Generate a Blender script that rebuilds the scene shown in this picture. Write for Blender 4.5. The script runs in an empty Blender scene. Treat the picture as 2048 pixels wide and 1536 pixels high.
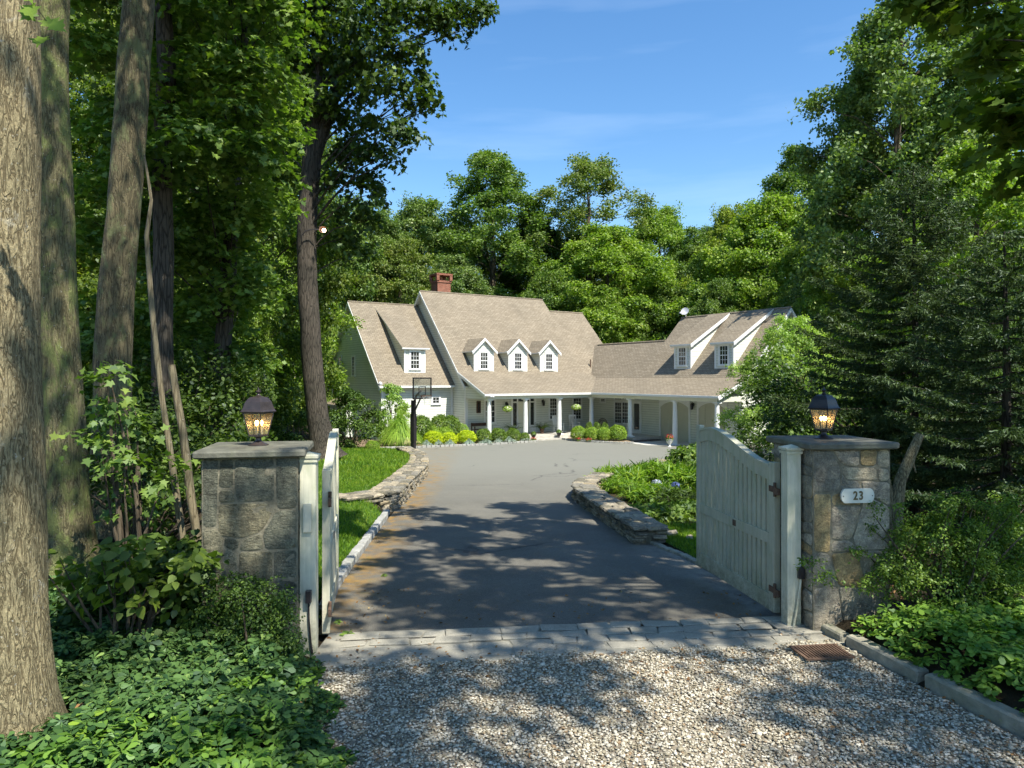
import bpy, bmesh, math, random
import numpy as np
from mathutils import Vector, Matrix, noise

# ------------------------------------------------------------------ camera, sky, sun, exposure
SC = bpy.context.scene
COL = SC.collection
F, HY, CX, CH = 1400.0, 755.0, 1024.0, 2.4          # focal length in photo pixels, horizon row, centre column, eye height
cam_d = bpy.data.cameras.new('camera'); cam = bpy.data.objects.new('camera', cam_d); COL.objects.link(cam)
cam.location = (0, 0, CH); cam.rotation_euler = (math.radians(90), 0, 0)
cam_d.sensor_fit = 'HORIZONTAL'; cam_d.sensor_width = 36.0; cam_d.lens = 36.0 * F / 2048.0
cam_d.shift_y = -(768 - HY) / 2048.0
cam_d.clip_start = 0.05; cam_d.clip_end = 2000
SC.camera = cam

SUN_H = Vector((0.633, -0.771)).normalized(); SUN_EL = math.radians(56)
sdir = Vector((SUN_H.x * math.cos(SUN_EL), SUN_H.y * math.cos(SUN_EL), math.sin(SUN_EL)))
W = bpy.data.worlds.new('World'); SC.world = W; W.use_nodes = True
wn, wl = W.node_tree.nodes, W.node_tree.links
wn.clear()
sky = wn.new('ShaderNodeTexSky'); sky.sky_type = 'NISHITA'; sky.sun_disc = False
sky.sun_elevation = SUN_EL; sky.sun_rotation = math.atan2(SUN_H.x, SUN_H.y)
sky.air_density = 1.15; sky.dust_density = 0.35; sky.ozone_density = 3.2
hsv = wn.new('ShaderNodeHueSaturation'); hsv.inputs['Saturation'].default_value = 1.22; hsv.inputs['Value'].default_value = 0.73
bg = wn.new('ShaderNodeBackground'); bg.inputs['Strength'].default_value = 0.15
tcw = wn.new('ShaderNodeTexCoord'); mpw = wn.new('ShaderNodeMapping'); mpw.inputs['Scale'].default_value = (1.2, 1.2, 9.0)
mpw.inputs['Rotation'].default_value = (0.0, 0.22, 0.0)
nzw = wn.new('ShaderNodeTexNoise'); nzw.inputs['Scale'].default_value = 2.2; nzw.inputs['Detail'].default_value = 5; nzw.inputs['Roughness'].default_value = 0.5
rpw = wn.new('ShaderNodeMapRange'); rpw.inputs['From Min'].default_value = 0.5; rpw.inputs['From Max'].default_value = 0.85
rpw.inputs['To Min'].default_value = 0.0; rpw.inputs['To Max'].default_value = 0.12
mxw = wn.new('ShaderNodeMix'); mxw.data_type = 'RGBA'; mxw.inputs['B'].default_value = (5.5, 6.2, 7.0, 1)
ow = wn.new('ShaderNodeOutputWorld')
wl.new(tcw.outputs['Generated'], mpw.inputs['Vector']); wl.new(mpw.outputs['Vector'], nzw.inputs['Vector'])
wl.new(nzw.outputs['Fac'], rpw.inputs['Value']); wl.new(rpw.outputs['Result'], mxw.inputs['Factor'])
wl.new(sky.outputs[0], hsv.inputs['Color']); wl.new(hsv.outputs[0], mxw.inputs['A']); wl.new(mxw.outputs['Result'], bg.inputs['Color'])
wl.new(bg.outputs[0], ow.inputs['Surface'])

sd = bpy.data.lights.new('sun', 'SUN'); sd.energy = 4.4; sd.angle = math.radians(0.5); sd.color = (1.0, 0.94, 0.84)
sun = bpy.data.objects.new('sun', sd); COL.objects.link(sun)
sun.rotation_euler = sdir.to_track_quat('Z', 'Y').to_euler(); sun.location = (10, -10, 40)

SC.view_settings.view_transform = 'Standard'; SC.view_settings.look = 'None'
SC.view_settings.exposure = 1.0; SC.view_settings.gamma = 1.0; SC.view_settings.use_curve_mapping = False
SC.render.engine = 'CYCLES'
cy = SC.cycles
cy.max_bounces = 6; cy.diffuse_bounces = 4; cy.glossy_bounces = 2; cy.transmission_bounces = 4; cy.transparent_max_bounces = 8
cy.use_adaptive_sampling = True; cy.adaptive_threshold = 0.02
cy.sample_clamp_indirect = 6.0; cy.caustics_reflective = False; cy.caustics_refractive = False
cy.use_denoising = True

RNG = np.random.default_rng(7)
random.seed(7)

def at(px, py, d):
    return Vector(((px - CX) / F * d, d, CH - (py - HY) / F * d))

# ------------------------------------------------------------------ materials
MATS = {}
class NB:
    def __init__(s, name):
        m = bpy.data.materials.new(name); m.use_nodes = True
        s.m = m; s.n = m.node_tree.nodes; s.l = m.node_tree.links; s.n.clear()
        s.out = s.n.new('ShaderNodeOutputMaterial'); MATS[name] = m
    def add(s, t, **kw):
        nd = s.n.new('ShaderNode' + t)
        for k, v in kw.items():
            if k.startswith('i_'): nd.inputs[k[2:].replace('_', ' ')].default_value = v
            else: setattr(nd, k, v)
        return nd
    def link(s, a, b): s.l.new(a, b)
    def coord(s, kind='Object', scale=(1, 1, 1), rot=(0, 0, 0)):
        tc = s.add('TexCoord'); mp = s.add('Mapping'); mp.inputs['Scale'].default_value = scale; mp.inputs['Rotation'].default_value = rot
        s.link(tc.outputs[kind], mp.inputs['Vector']); return mp.outputs['Vector']
    def noise(s, vec, scale, detail=4, rough=0.55, dist=0.0):
        n = s.add('TexNoise'); n.inputs['Scale'].default_value = scale; n.inputs['Detail'].default_value = detail
        n.inputs['Roughness'].default_value = rough; n.inputs['Distortion'].default_value = dist
        if vec is not None: s.link(vec, n.inputs['Vector'])
        return n.outputs['Fac']
    def ramp(s, fac, stops, interp='LINEAR'):
        r = s.add('ValToRGB'); cr = r.color_ramp; cr.interpolation = interp
        while len(cr.elements) > 1: cr.elements.remove(cr.elements[-1])
        cr.elements[0].position = stops[0][0]; cr.elements[0].color = (*stops[0][1], 1)
        for p, c in stops[1:]:
            e = cr.elements.new(p); e.color = (*c, 1)
        s.link(fac, r.inputs['Fac']); return r.outputs['Color']
    def mrange(s, v, a, b, c=0.0, d=1.0):
        r = s.add('MapRange'); s.link(v, r.inputs['Value'])
        r.inputs['From Min'].default_value = a; r.inputs['From Max'].default_value = b
        r.inputs['To Min'].default_value = c; r.inputs['To Max'].default_value = d; return r.outputs['Result']
    def math(s, op, a, b=None):
        r = s.add('Math'); r.operation = op
        for k, v in enumerate((a, b)):
            if v is None: continue
            if isinstance(v, (int, float)): r.inputs[k].default_value = v
            else: s.link(v, r.inputs[k])
        return r.outputs[0]
    def mix(s, fac, a, b, mode='MIX'):
        r = s.add('Mix'); r.data_type = 'RGBA'; r.blend_type = mode
        for k, v in (('Factor', fac), ('A', a), ('B', b)):
            if isinstance(v, (int, float)): r.inputs[k].default_value = v
            elif isinstance(v, tuple): r.inputs[k].default_value = (*v, 1)
            else: s.link(v, r.inputs[k])
        return r.outputs['Result']
    def bump(s, h, strength, dist, normal=None):
        b = s.add('Bump'); b.inputs['Strength'].default_value = strength; b.inputs['Distance'].default_value = dist
        s.link(h, b.inputs['Height'])
        if normal is not None: s.link(normal, b.inputs['Normal'])
        return b.outputs['Normal']
    def bsdf(s, col, rough=0.7, normal=None, spec=0.3, metal=0.0):
        p = s.add('BsdfPrincipled')
        if isinstance(col, tuple): p.inputs['Base Color'].default_value = (*col, 1)
        else: s.link(col, p.inputs['Base Color'])
        if isinstance(rough, (int, float)): p.inputs['Roughness'].default_value = rough
        else: s.link(rough, p.inputs['Roughness'])
        p.inputs['Specular IOR Level'].default_value = spec; p.inputs['Metallic'].default_value = metal
        if normal is not None: s.link(normal, p.inputs['Normal'])
        s.link(p.outputs[0], s.out.inputs['Surface']); return p

def plain(name, col, rough=0.6, var=0.18, scale=8.0, bump=0.15, spec=0.3, metal=0.0, dirt=None, fine=60):
    b = NB(name); v = b.coord()
    n = b.noise(v, scale, 6, 0.6)
    lo = tuple(c * (1 - var) for c in col); hi = tuple(min(1, c * (1 + var)) for c in col)
    c = b.ramp(n, [(0.3, lo), (0.7, hi)])
    if dirt:
        n2 = b.noise(v, scale * 0.35, 8, 0.7, 0.5)
        c = b.mix(b.mrange(n2, 0.5, 0.72, 0, 0.7), c, dirt)
    nb = b.bump(b.noise(v, fine, 4, 0.6), bump, 0.01)
    b.bsdf(c, rough, nb, spec, metal); return b.m

def paintwood(name, col):
    b = NB(name); v = b.coord('Object', (14, 14, 1.0)); sx = b.add('SeparateXYZ'); b.link(b.coord(), sx.inputs[0])
    g = b.noise(v, 3.0, 6, 0.65, 0.3); n = b.noise(b.coord(), 2.6, 7, 0.65)
    c = b.ramp(n, [(0.3, tuple(x * .85 for x in col)), (0.7, tuple(x * 1.12 for x in col))])
    c = b.mix(1.0, c, b.ramp(g, [(0.3, (0.86, 0.86, 0.84)), (0.6, (1.04, 1.04, 1.04))]), 'MULTIPLY')
    alg = b.math('MULTIPLY', b.mrange(b.noise(b.coord('Object', (1, 1, .4)), 5, 8, 0.75), 0.48, 0.68), 0.5)
    c = b.mix(alg, c, (col[0] * .55, col[1] * .66, col[2] * .45))
    spl = b.math('MULTIPLY', b.mrange(sx.outputs[2], 0.42, 0.02), b.mrange(b.noise(b.coord(), 16, 6, 0.8), 0.4, 0.62, 0.1, 0.8))
    c = b.mix(spl, c, (0.13, 0.125, 0.08))
    chip = b.mrange(b.noise(b.coord('Object', (6, 6, 1.5)), 9, 5, 0.8), 0.70, 0.73, 0, 0.8); c = b.mix(chip, c, (0.17, 0.15, 0.11))
    b.bsdf(c, 0.55, b.bump(g, 0.3, 0.004, b.bump(chip, -0.5, 0.002)), 0.3)

def leafmat(name, dark, light, trans=0.35, third=None, gloss=0.025, rough=0.5):
    b = NB(name)
    g = b.add('NewGeometry'); oi = b.add('ObjectInfo')
    stops = [(0.0, dark), (0.75, light)]
    if third: stops += [(0.93, light), (1.0, third)]
    c = b.ramp(g.outputs['Random Per Island'], stops)
    v = b.coord('Object'); n = b.noise(v, 0.45, 2, 0.5)
    c = b.mix(1.0, c, b.ramp(n, [(0.3, (0.78, 0.86, 0.8)), (0.7, (1.2, 1.1, 1.0))]), 'MULTIPLY')
    d = b.add('BsdfDiffuse'); t = b.add('BsdfTranslucent'); gl = b.add('BsdfGlossy'); gl.inputs['Roughness'].default_value = rough
    gl.inputs['Color'].default_value = (0.75, 0.85, 0.9, 1)
    b.link(c, d.inputs['Color'])
    tc = b.mix(1.0, c, (1.25, 1.5, 0.45), 'MULTIPLY'); b.link(tc, t.inputs['Color'])
    m1 = b.add('MixShader'); m1.inputs[0].default_value = trans; b.link(d.outputs[0], m1.inputs[1]); b.link(t.outputs[0], m1.inputs[2])
    m2 = b.add('MixShader'); m2.inputs[0].default_value = gloss; b.link(m1.outputs[0], m2.inputs[1]); b.link(gl.outputs[0], m2.inputs[2])
    b.link(m2.outputs[0], b.out.inputs['Surface']); return b.m

# foliage
leafmat('leaf_mid', (0.058, 0.114, 0.022), (0.174, 0.265, 0.050), 0.36, (0.267, 0.343, 0.077))
leafmat('leaf_bright', (0.099, 0.177, 0.024), (0.261, 0.374, 0.055), 0.38, (0.383, 0.437, 0.088))
leafmat('leaf_yellow', (0.12, 0.18, 0.022), (0.28, 0.36, 0.045), 0.38, (0.38, 0.42, 0.08))
leafmat('leaf_cool', (0.070, 0.125, 0.035), (0.186, 0.270, 0.073), 0.32, (0.354, 0.398, 0.155))
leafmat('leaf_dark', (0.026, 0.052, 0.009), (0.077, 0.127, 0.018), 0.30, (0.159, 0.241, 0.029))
leafmat('leaf_canopy', (0.052, 0.094, 0.013), (0.157, 0.224, 0.031), 0.40, (0.244, 0.291, 0.044))
leafmat('leaf_olive', (0.091, 0.137, 0.026), (0.198, 0.260, 0.061), 0.32, (0.305, 0.301, 0.105))
leafmat('leaf_spruce', (0.030, 0.052, 0.018), (0.080, 0.125, 0.042), 0.2, (0.13, 0.18, 0.06))
leafmat('leaf_birch', (0.15, 0.24, 0.045), (0.36, 0.50, 0.11), 0.4, (0.55, 0.62, 0.24))
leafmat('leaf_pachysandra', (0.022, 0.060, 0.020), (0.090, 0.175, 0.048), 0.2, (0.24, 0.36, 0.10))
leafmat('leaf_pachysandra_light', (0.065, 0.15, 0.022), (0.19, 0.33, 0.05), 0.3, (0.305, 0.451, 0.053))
leafmat('leaf_box', (0.053, 0.106, 0.014), (0.176, 0.270, 0.034), 0.28, (0.300, 0.384, 0.058))
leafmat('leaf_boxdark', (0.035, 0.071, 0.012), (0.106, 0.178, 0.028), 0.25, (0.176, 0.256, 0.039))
leafmat('leaf_gold', (0.305, 0.410, 0.011), (0.580, 0.656, 0.026), 0.35, (0.762, 0.752, 0.053))
leafmat('leaf_lime', (0.13, 0.23, 0.020), (0.30, 0.43, 0.05), 0.35, (0.42, 0.52, 0.09))
leafmat('leaf_fescue', (0.20, 0.27, 0.25), (0.40, 0.48, 0.45), 0.2)
leafmat('leaf_grass', (0.071, 0.171, 0.012), (0.230, 0.369, 0.029), 0.4, (0.390, 0.426, 0.058))
leafmat('leaf_reed', (0.122, 0.246, 0.026), (0.336, 0.492, 0.070), 0.35, (0.534, 0.574, 0.141))
leafmat('leaf_litter', (0.12, 0.06, 0.025), (0.28, 0.16, 0.07), 0.15, (0.4, 0.3, 0.15))
leafmat('petal_blue', (0.06, 0.09, 0.34), (0.2, 0.26, 0.62), 0.3)
leafmat('petal_pale', (0.32, 0.36, 0.62), (0.55, 0.58, 0.8), 0.3)
leafmat('petal_pink', (0.55, 0.22, 0.28), (0.85, 0.5, 0.55), 0.3)
leafmat('petal_red', (0.5, 0.02, 0.04), (0.75, 0.1, 0.12), 0.3)
leafmat('petal_white', (0.6, 0.62, 0.55), (0.85, 0.85, 0.8), 0.3)

def bark(name, dark, light, lichen=None, lich=0.5, sc=(9, 9, 1.6), bumpd=0.03, ridge=False):
    b = NB(name); v = b.coord('Object', sc); v0 = b.coord('Object')
    vo = b.add('TexVoronoi'); vo.feature = 'DISTANCE_TO_EDGE'; vo.inputs['Scale'].default_value = 2.2
    nd = b.add('TexNoise'); nd.inputs['Scale'].default_value = 1.5; nd.inputs['Detail'].default_value = 4; b.link(v, nd.inputs['Vector'])
    vm = b.mix(0.32, v, nd.outputs['Color']); b.link(vm, vo.inputs['Vector'])
    n = b.noise(v, 3.0, 8, 0.7, 0.6)
    h = b.math('MULTIPLY', b.mrange(vo.outputs['Distance'], 0.0, 0.16), b.mrange(n, 0.2, 0.75))
    if ridge:
        r1 = b.math('ABSOLUTE', b.math('SUBTRACT', b.noise(b.coord('Object', (sc[0] * .8, sc[1] * .8, sc[2] * .8)), 2.0, 3, 0.55, 1.2), 0.5))
        r2 = b.noise(b.coord('Object', (60, 60, 22)), 2.0, 4, 0.7)
        h = b.math('MULTIPLY', b.mrange(r1, 0.0, 0.10), b.mrange(r2, 0.15, 0.6))
    c = b.ramp(h, [(0.0, dark), (0.35, tuple((a + c2) / 2 for a, c2 in zip(dark, light))), (1.0, light)])
    big = b.noise(v0, 1.1, 5, 0.6)
    c = b.mix(1.0, c, b.ramp(big, [(0.35, (0.7, 0.72, 0.7)), (0.65, (1.2, 1.15, 1.1))]), 'MULTIPLY')
    if lichen:
        ln = b.noise(b.coord('Object', (1, 1, 0.6)), 4.5, 9, 0.72, 0.4)
        c = b.mix(b.mrange(ln, lich, lich + 0.1, 0, 0.85), c, lichen)
        l2 = b.noise(v0, 38, 3, 0.6); c = b.mix(b.mrange(l2, 0.66, 0.72, 0, 0.7), c, (0.42, 0.42, 0.36))
    b.bsdf(c, 0.9, b.bump(h, 0.85, bumpd), 0.15); return b.m
bark('bark_front', (0.085, 0.068, 0.038), (0.40, 0.345, 0.205), (0.50, 0.47, 0.36), 0.60, (20, 20, 3.6), 0.010, True)
bark('bark_mossy', (0.06, 0.055, 0.03), (0.26, 0.235, 0.13), (0.19, 0.22, 0.075), 0.47, (12, 12, 1.8), 0.015, True)
bark('bark_lichen', (0.055, 0.048, 0.03), (0.23, 0.20, 0.12), (0.19, 0.21, 0.10), 0.50, (12, 12, 1.8), 0.015, True)
bark('bark_dark', (0.028, 0.025, 0.02), (0.12, 0.105, 0.085), None, 0.5, (11, 11, 1.4), 0.02)
bark('bark_plain', (0.05, 0.04, 0.028), (0.17, 0.14, 0.10), None, 0.5, (6, 6, 1.2), 0.02)
bark('bark_dead', (0.10, 0.085, 0.055), (0.30, 0.26, 0.17), (0.16, 0.19, 0.08), 0.6, (14, 14, 1.4), 0.008)

# building
def siding(name, col):
    b = NB(name); v = b.coord('UV')
    sx = b.add('SeparateXYZ'); b.link(v, sx.inputs[0])
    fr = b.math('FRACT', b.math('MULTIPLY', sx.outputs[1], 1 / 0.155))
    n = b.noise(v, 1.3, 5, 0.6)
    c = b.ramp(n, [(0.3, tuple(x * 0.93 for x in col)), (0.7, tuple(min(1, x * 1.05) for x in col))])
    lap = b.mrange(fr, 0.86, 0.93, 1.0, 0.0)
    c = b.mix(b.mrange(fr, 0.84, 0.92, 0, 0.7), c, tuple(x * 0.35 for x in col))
    h = b.math('MULTIPLY', b.math('SUBTRACT', 1.0, fr), lap)
    b.bsdf(c, 0.55, b.bump(b.math('SUBTRACT', 1.0, fr), 0.9, 0.02), 0.25); return b.m
siding('siding', (0.66, 0.69, 0.61))
def shingle(name):
    b = NB(name); v = b.coord('UV')
    br = b.add('TexBrick'); b.link(v, br.inputs['Vector'])
    br.offset = 0.5; br.inputs['Scale'].default_value = 1.0; br.inputs['Brick Width'].default_value = 0.30; br.inputs['Row Height'].default_value = 0.145
    br.inputs['Mortar Size'].default_value = 0.014; br.inputs['Mortar Smooth'].default_value = 0.4; br.inputs['Bias'].default_value = 0.0
    br.inputs['Color1'].default_value = (0.212, 0.180, 0.132, 1); br.inputs['Color2'].default_value = (0.275, 0.237, 0.176, 1); br.inputs['Mortar'].default_value = (0.120, 0.101, 0.075, 1)
    n = b.noise(v, 0.5, 6, 0.6, 0.3)
    c = b.mix(1.0, br.outputs['Color'], b.ramp(n, [(0.3, (0.88, 0.88, 0.87)), (0.6, (1.03, 1.02, 1.0)), (0.8, (1.08, 1.05, 1.0))]), 'MULTIPLY')
    st = b.noise(b.coord('UV', (1.3, 0.22, 1)), 0.9, 6, 0.65)
    c = b.mix(b.mrange(st, 0.55, 0.8, 0, 0.22), c, (0.11, 0.10, 0.082))
    f = b.noise(v, 9, 3, 0.7); c = b.mix(1.0, c, b.ramp(f, [(0.3, (0.85, 0.85, 0.85)), (0.7, (1.15, 1.15, 1.15))]), 'MULTIPLY')
    sx = b.add('SeparateXYZ'); b.link(v, sx.inputs[0])
    fr = b.math('FRACT', b.math('MULTIPLY', sx.outputs[1], 1 / 0.145))
    b.bsdf(c, 0.9, b.bump(b.math('SUBTRACT', 1.0, fr), 0.5, 0.02), 0.15); return b.m
shingle('shingle')
plain('white_paint', (0.74, 0.76, 0.74), 0.45, 0.06, 3, 0.08)
plain('cream_paint', (0.66, 0.67, 0.56), 0.5, 0.05, 2, 0.05)
paintwood('gate_paint', (0.48, 0.47, 0.35))
paintwood('gate_paint_bright', (0.62, 0.60, 0.46))
plain('door_cream', (0.50, 0.50, 0.40), 0.5, 0.05, 2, 0.05)
plain('black_metal', (0.018, 0.016, 0.018), 0.42, 0.3, 20, 0.2, 0.5)
plain('bronze_metal', (0.040, 0.030, 0.026), 0.38, 0.3, 20, 0.2, 0.6)
plain('dark_wood', (0.07, 0.04, 0.025), 0.6, 0.3, 9, 0.3)
plain('bluestone', (0.125, 0.125, 0.098), 0.75, 0.35, 7, 0.5, 0.25, dirt=(0.20, 0.21, 0.13), fine=40)
plain('flagstone', (0.45, 0.43, 0.37), 0.8, 0.2, 4, 0.3)
plain('dark_slate', (0.10, 0.08, 0.07), 0.7, 0.3, 4, 0.3)
plain('concrete', (0.50, 0.49, 0.44), 0.85, 0.15, 3, 0.3)
plain('mortar', (0.19, 0.175, 0.125), 0.95, 0.35, 14, 0.9, 0.1, fine=55)
plain('granite_block', (0.34, 0.34, 0.31), 0.85, 0.3, 9, 0.7, 0.2, dirt=(0.20, 0.21, 0.15))
plain('kerb_stone', (0.30, 0.285, 0.22), 0.9, 0.35, 7, 0.8, 0.2, dirt=(0.13, 0.15, 0.08))
plain('terracotta', (0.45, 0.22, 0.13), 0.8, 0.15, 9, 0.2)
plain('rust', (0.12, 0.075, 0.05), 0.8, 0.4, 20, 0.4)
plain('plastic_box', (0.50, 0.50, 0.40), 0.5, 0.08, 9, 0.1)
plain('net', (0.75, 0.75, 0.75), 0.7, 0.1, 9, 0.0)
plain('gold_figure', (0.11, 0.085, 0.03), 0.4, 0.2, 40, 0.1, 0.5)
plain('sign_face', (0.64, 0.66, 0.58), 0.35, 0.06, 12, 0.05, 0.5)
plain('dish_grey', (0.55, 0.56, 0.58), 0.4, 0.05, 9, 0.05)
def brickmat():
    b = NB('chimney_brick'); v = b.coord('UV'); br = b.add('TexBrick'); b.link(v, br.inputs['Vector'])
    br.inputs['Scale'].default_value = 1; br.inputs['Brick Width'].default_value = 0.21; br.inputs['Row Height'].default_value = 0.075; br.inputs['Mortar Size'].default_value = 0.008
    br.inputs['Color1'].default_value = (0.30, 0.115, 0.07, 1); br.inputs['Color2'].default_value = (0.20, 0.065, 0.04, 1); br.inputs['Mortar'].default_value = (0.30, 0.22, 0.17, 1)
    n = b.noise(v, 3, 5); c = b.mix(1.0, br.outputs['Color'], b.ramp(n, [(0.3, (0.75, 0.75, 0.75)), (0.7, (1.2, 1.15, 1.1))]), 'MULTIPLY')
    b.bsdf(c, 0.9, b.bump(br.outputs['Fac'], -0.6, 0.01), 0.15)
brickmat()
def stone(name, stops, sc=1.0, lich=(0.30, 0.31, 0.22)):
    b = NB(name); g = b.add('NewGeometry'); v = b.coord()
    c = b.ramp(g.outputs['Random Per Island'], stops, 'CONSTANT')
    n = b.noise(v, 9 * sc, 12, 0.74, 0.3)
    c = b.mix(1.0, c, b.ramp(n, [(0.30, (0.35, 0.35, 0.35)), (0.5, (0.95, 0.95, 0.92)), (0.68, (1.7, 1.65, 1.5))]), 'MULTIPLY')
    sp = b.noise(v, 85 * sc, 4, 0.8); c = b.mix(1.0, c, b.ramp(sp, [(0.35, (0.6, 0.6, 0.6)), (0.65, (1.4, 1.38, 1.3))]), 'MULTIPLY')
    n2 = b.noise(b.coord('Object', (1, 1, 0.6)), 3.2 * sc, 9, 0.75, 1.0); c = b.mix(b.mrange(n2, 0.55, 0.68, 0, 0.6), c, lich)
    w = b.noise(b.coord('Object', (2, 2, 6)), 5 * sc, 5, 0.7, 1.5)
    hgt = b.math('ADD', b.math('MULTIPLY', n, 0.7), b.math('MULTIPLY', w, 0.5))
    f = b.noise(v, 60 * sc, 4, 0.7)
    nb = b.bump(f, 0.7, 0.005, b.bump(hgt, 1.0, 0.05 / sc))
    b.bsdf(c, 0.85, nb, 0.25); return b.m
stone('stone_grey', [(0, (0.10, 0.105, 0.082)), (0.22, (0.14, 0.145, 0.115)), (0.45, (0.18, 0.172, 0.125)), (0.6, (0.19, 0.175, 0.12)), (0.72, (0.11, 0.12, 0.10)), (0.88, (0.18, 0.18, 0.14))], 1.0, (0.24, 0.24, 0.17))
stone('stone_warm', [(0, (0.27, 0.25, 0.20)), (0.25, (0.38, 0.34, 0.26)), (0.4, (0.40, 0.30, 0.16)), (0.52, (0.24, 0.23, 0.195)), (0.7, (0.35, 0.31, 0.25)), (0.87, (0.42, 0.39, 0.33))])
stone('stone_wall', [(0, (0.16, 0.15, 0.12)), (0.25, (0.27, 0.24, 0.19)), (0.45, (0.35, 0.31, 0.24)), (0.65, (0.22, 0.21, 0.185)), (0.85, (0.30, 0.25, 0.17))], 1.6, (0.36, 0.30, 0.12))
def gravelmat():
    b = NB('gravel_stone'); g = b.add('NewGeometry')
    c = b.ramp(g.outputs['Random Per Island'], [(0, (0.21, 0.18, 0.12)), (0.16, (0.33, 0.29, 0.20)), (0.40, (0.44, 0.395, 0.295)), (0.64, (0.55, 0.505, 0.395)), (0.89, (0.27, 0.19, 0.11)), (0.94, (0.64, 0.60, 0.49))], 'CONSTANT')
    n = b.noise(b.coord(), 90, 3); c = b.mix(1.0, c, b.ramp(n, [(0.3, (0.8, 0.8, 0.8)), (0.7, (1.15, 1.15, 1.15))]), 'MULTIPLY')
    b.bsdf(c, 0.85, None, 0.25)
gravelmat()
def groundmats():
    b = NB('gravel_bed'); v = b.coord(); vo = b.add('TexVoronoi'); vo.inputs['Scale'].default_value = 48; b.link(v, vo.inputs['Vector'])
    c = b.ramp(vo.outputs['Color'], [(0, (0.12, 0.10, 0.07)), (0.5, (0.26, 0.225, 0.17)), (1, (0.36, 0.33, 0.26))])
    c = b.mix(b.mrange(b.noise(v, 1.2, 4), 0.5, 0.8, 0, 0.6), c, (0.10, 0.075, 0.05))
    b.bsdf(c, 0.95, b.bump(vo.outputs['Distance'], -1.0, 0.02), 0.1)
    b = NB('soil'); v = b.coord(); n = b.noise(v, 1.5, 8, 0.7)
    c = b.ramp(n, [(0.3, (0.022, 0.018, 0.011)), (0.6, (0.055, 0.042, 0.025)), (0.8, (0.05, 0.06, 0.02))])
    b.bsdf(c, 0.95, b.bump(b.noise(v, 12, 8, 0.7), 1.0, 0.05), 0.1)
    b = NB('mulch'); v = b.coord(); n = b.noise(v, 14, 8, 0.7)
    b.bsdf(b.ramp(n, [(0.3, (0.12, 0.08, 0.045)), (0.7, (0.34, 0.26, 0.17))]), 0.95, b.bump(n, 1.0, 0.05), 0.1)
    b = NB('lawn_soil'); v = b.coord(); n = b.noise(v, 2.0, 6, 0.7)
    c = b.ramp(n, [(0.3, (0.035, 0.085, 0.012)), (0.7, (0.08, 0.15, 0.025))])
    b.bsdf(c, 0.95, b.bump(b.noise(v, 40, 5, 0.7), 0.8, 0.03), 0.1)
    # asphalt: aggregate speckle, shade painted in as a darker near end, patches, cracks, rust-coloured moss along the left edge
    b = NB('asphalt'); v = b.coord(); sx = b.add('SeparateXYZ'); b.link(v, sx.inputs[0]); X, Y = sx.outputs[0], sx.outputs[1]
    n = b.noise(v, 1.1, 7, 0.6, 0.4); fine = b.noise(v, 95, 3, 0.75); med = b.noise(v, 20, 4, 0.7)
    c = b.ramp(n, [(0.3, (0.115, 0.109, 0.090)), (0.7, (0.166, 0.157, 0.128))])
    c = b.mix(1.0, c, b.ramp(fine, [(0.32, (0.55, 0.55, 0.56)), (0.55, (1.0, 1.0, 1.0)), (0.72, (1.75, 1.72, 1.65))]), 'MULTIPLY')
    c = b.mix(1.0, c, b.ramp(med, [(0.3, (0.86, 0.86, 0.86)), (0.7, (1.12, 1.12, 1.12))]), 'MULTIPLY')
    st = b.noise(b.coord('Object', (0.5, 1.6, 1)), 0.8, 6, 0.6); c = b.mix(b.mrange(st, 0.55, 0.75, 0, 0.35), c, (0.085, 0.085, 0.085))
    pale = b.mrange(Y, 12.0, 26.0, 0.0, 0.85); c = b.mix(pale, c, (0.205, 0.207, 0.175))  # paler towards the court: sun and shade painted into the asphalt colour
    fan = b.noise(v, 3.0, 6, 0.65, 0.5)
    vo = b.add('TexVoronoi'); vo.feature = 'DISTANCE_TO_EDGE'; vo.inputs['Scale'].default_value = 0.42
    nd = b.add('TexNoise'); nd.inputs['Scale'].default_value = 2.2; nd.inputs['Detail'].default_value = 8; nd.inputs['Roughness'].default_value = 0.7; b.link(v, nd.inputs['Vector'])
    b.link(b.mix(0.30, v, nd.outputs['Color']), vo.inputs['Vector'])
    crack = b.math('MULTIPLY', b.mrange(vo.outputs['Distance'], 0.0, 0.013, 1.0, 0.0), b.mrange(b.noise(v, 0.35, 2), 0.55, 0.60))
    c = b.mix(b.math('MULTIPLY', crack, 0.75), c, (0.025, 0.025, 0.025))
    edge = b.math('ADD', X, b.math('MULTIPLY', Y, 0.035))                      # grows towards the left verge
    side = b.mrange(edge, -1.75, -1.15, 1.0, 0.0)
    near = b.mrange(Y, 30.0, 20.0, 0.25, 1.0)
    moss = b.math('MULTIPLY', b.math('MULTIPLY', side, near), b.mrange(b.noise(v, 2.6, 8, 0.7, 0.5), 0.42, 0.62))
    c = b.mix(moss, c, b.ramp(fan, [(0.3, (0.10, 0.07, 0.02)), (0.55, (0.30, 0.17, 0.035)), (0.75, (0.16, 0.17, 0.05))]))
    rside = b.math('MULTIPLY', b.mrange(b.math('ADD', X, b.math('MULTIPLY', Y, 0.14)), 3.25, 3.75, 0.0, 1.0), b.mrange(Y, 15, 13, 0, 1))
    c = b.mix(b.math('MULTIPLY', rside, b.mrange(b.noise(v, 4.0, 6, 0.7), 0.35, 0.6, 0, 0.8)), c, (0.27, 0.25, 0.20))
    b.bsdf(c, 0.82, b.bump(fine, 0.45, 0.006, b.bump(crack, -0.6, 0.01)), 0.3)
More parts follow.
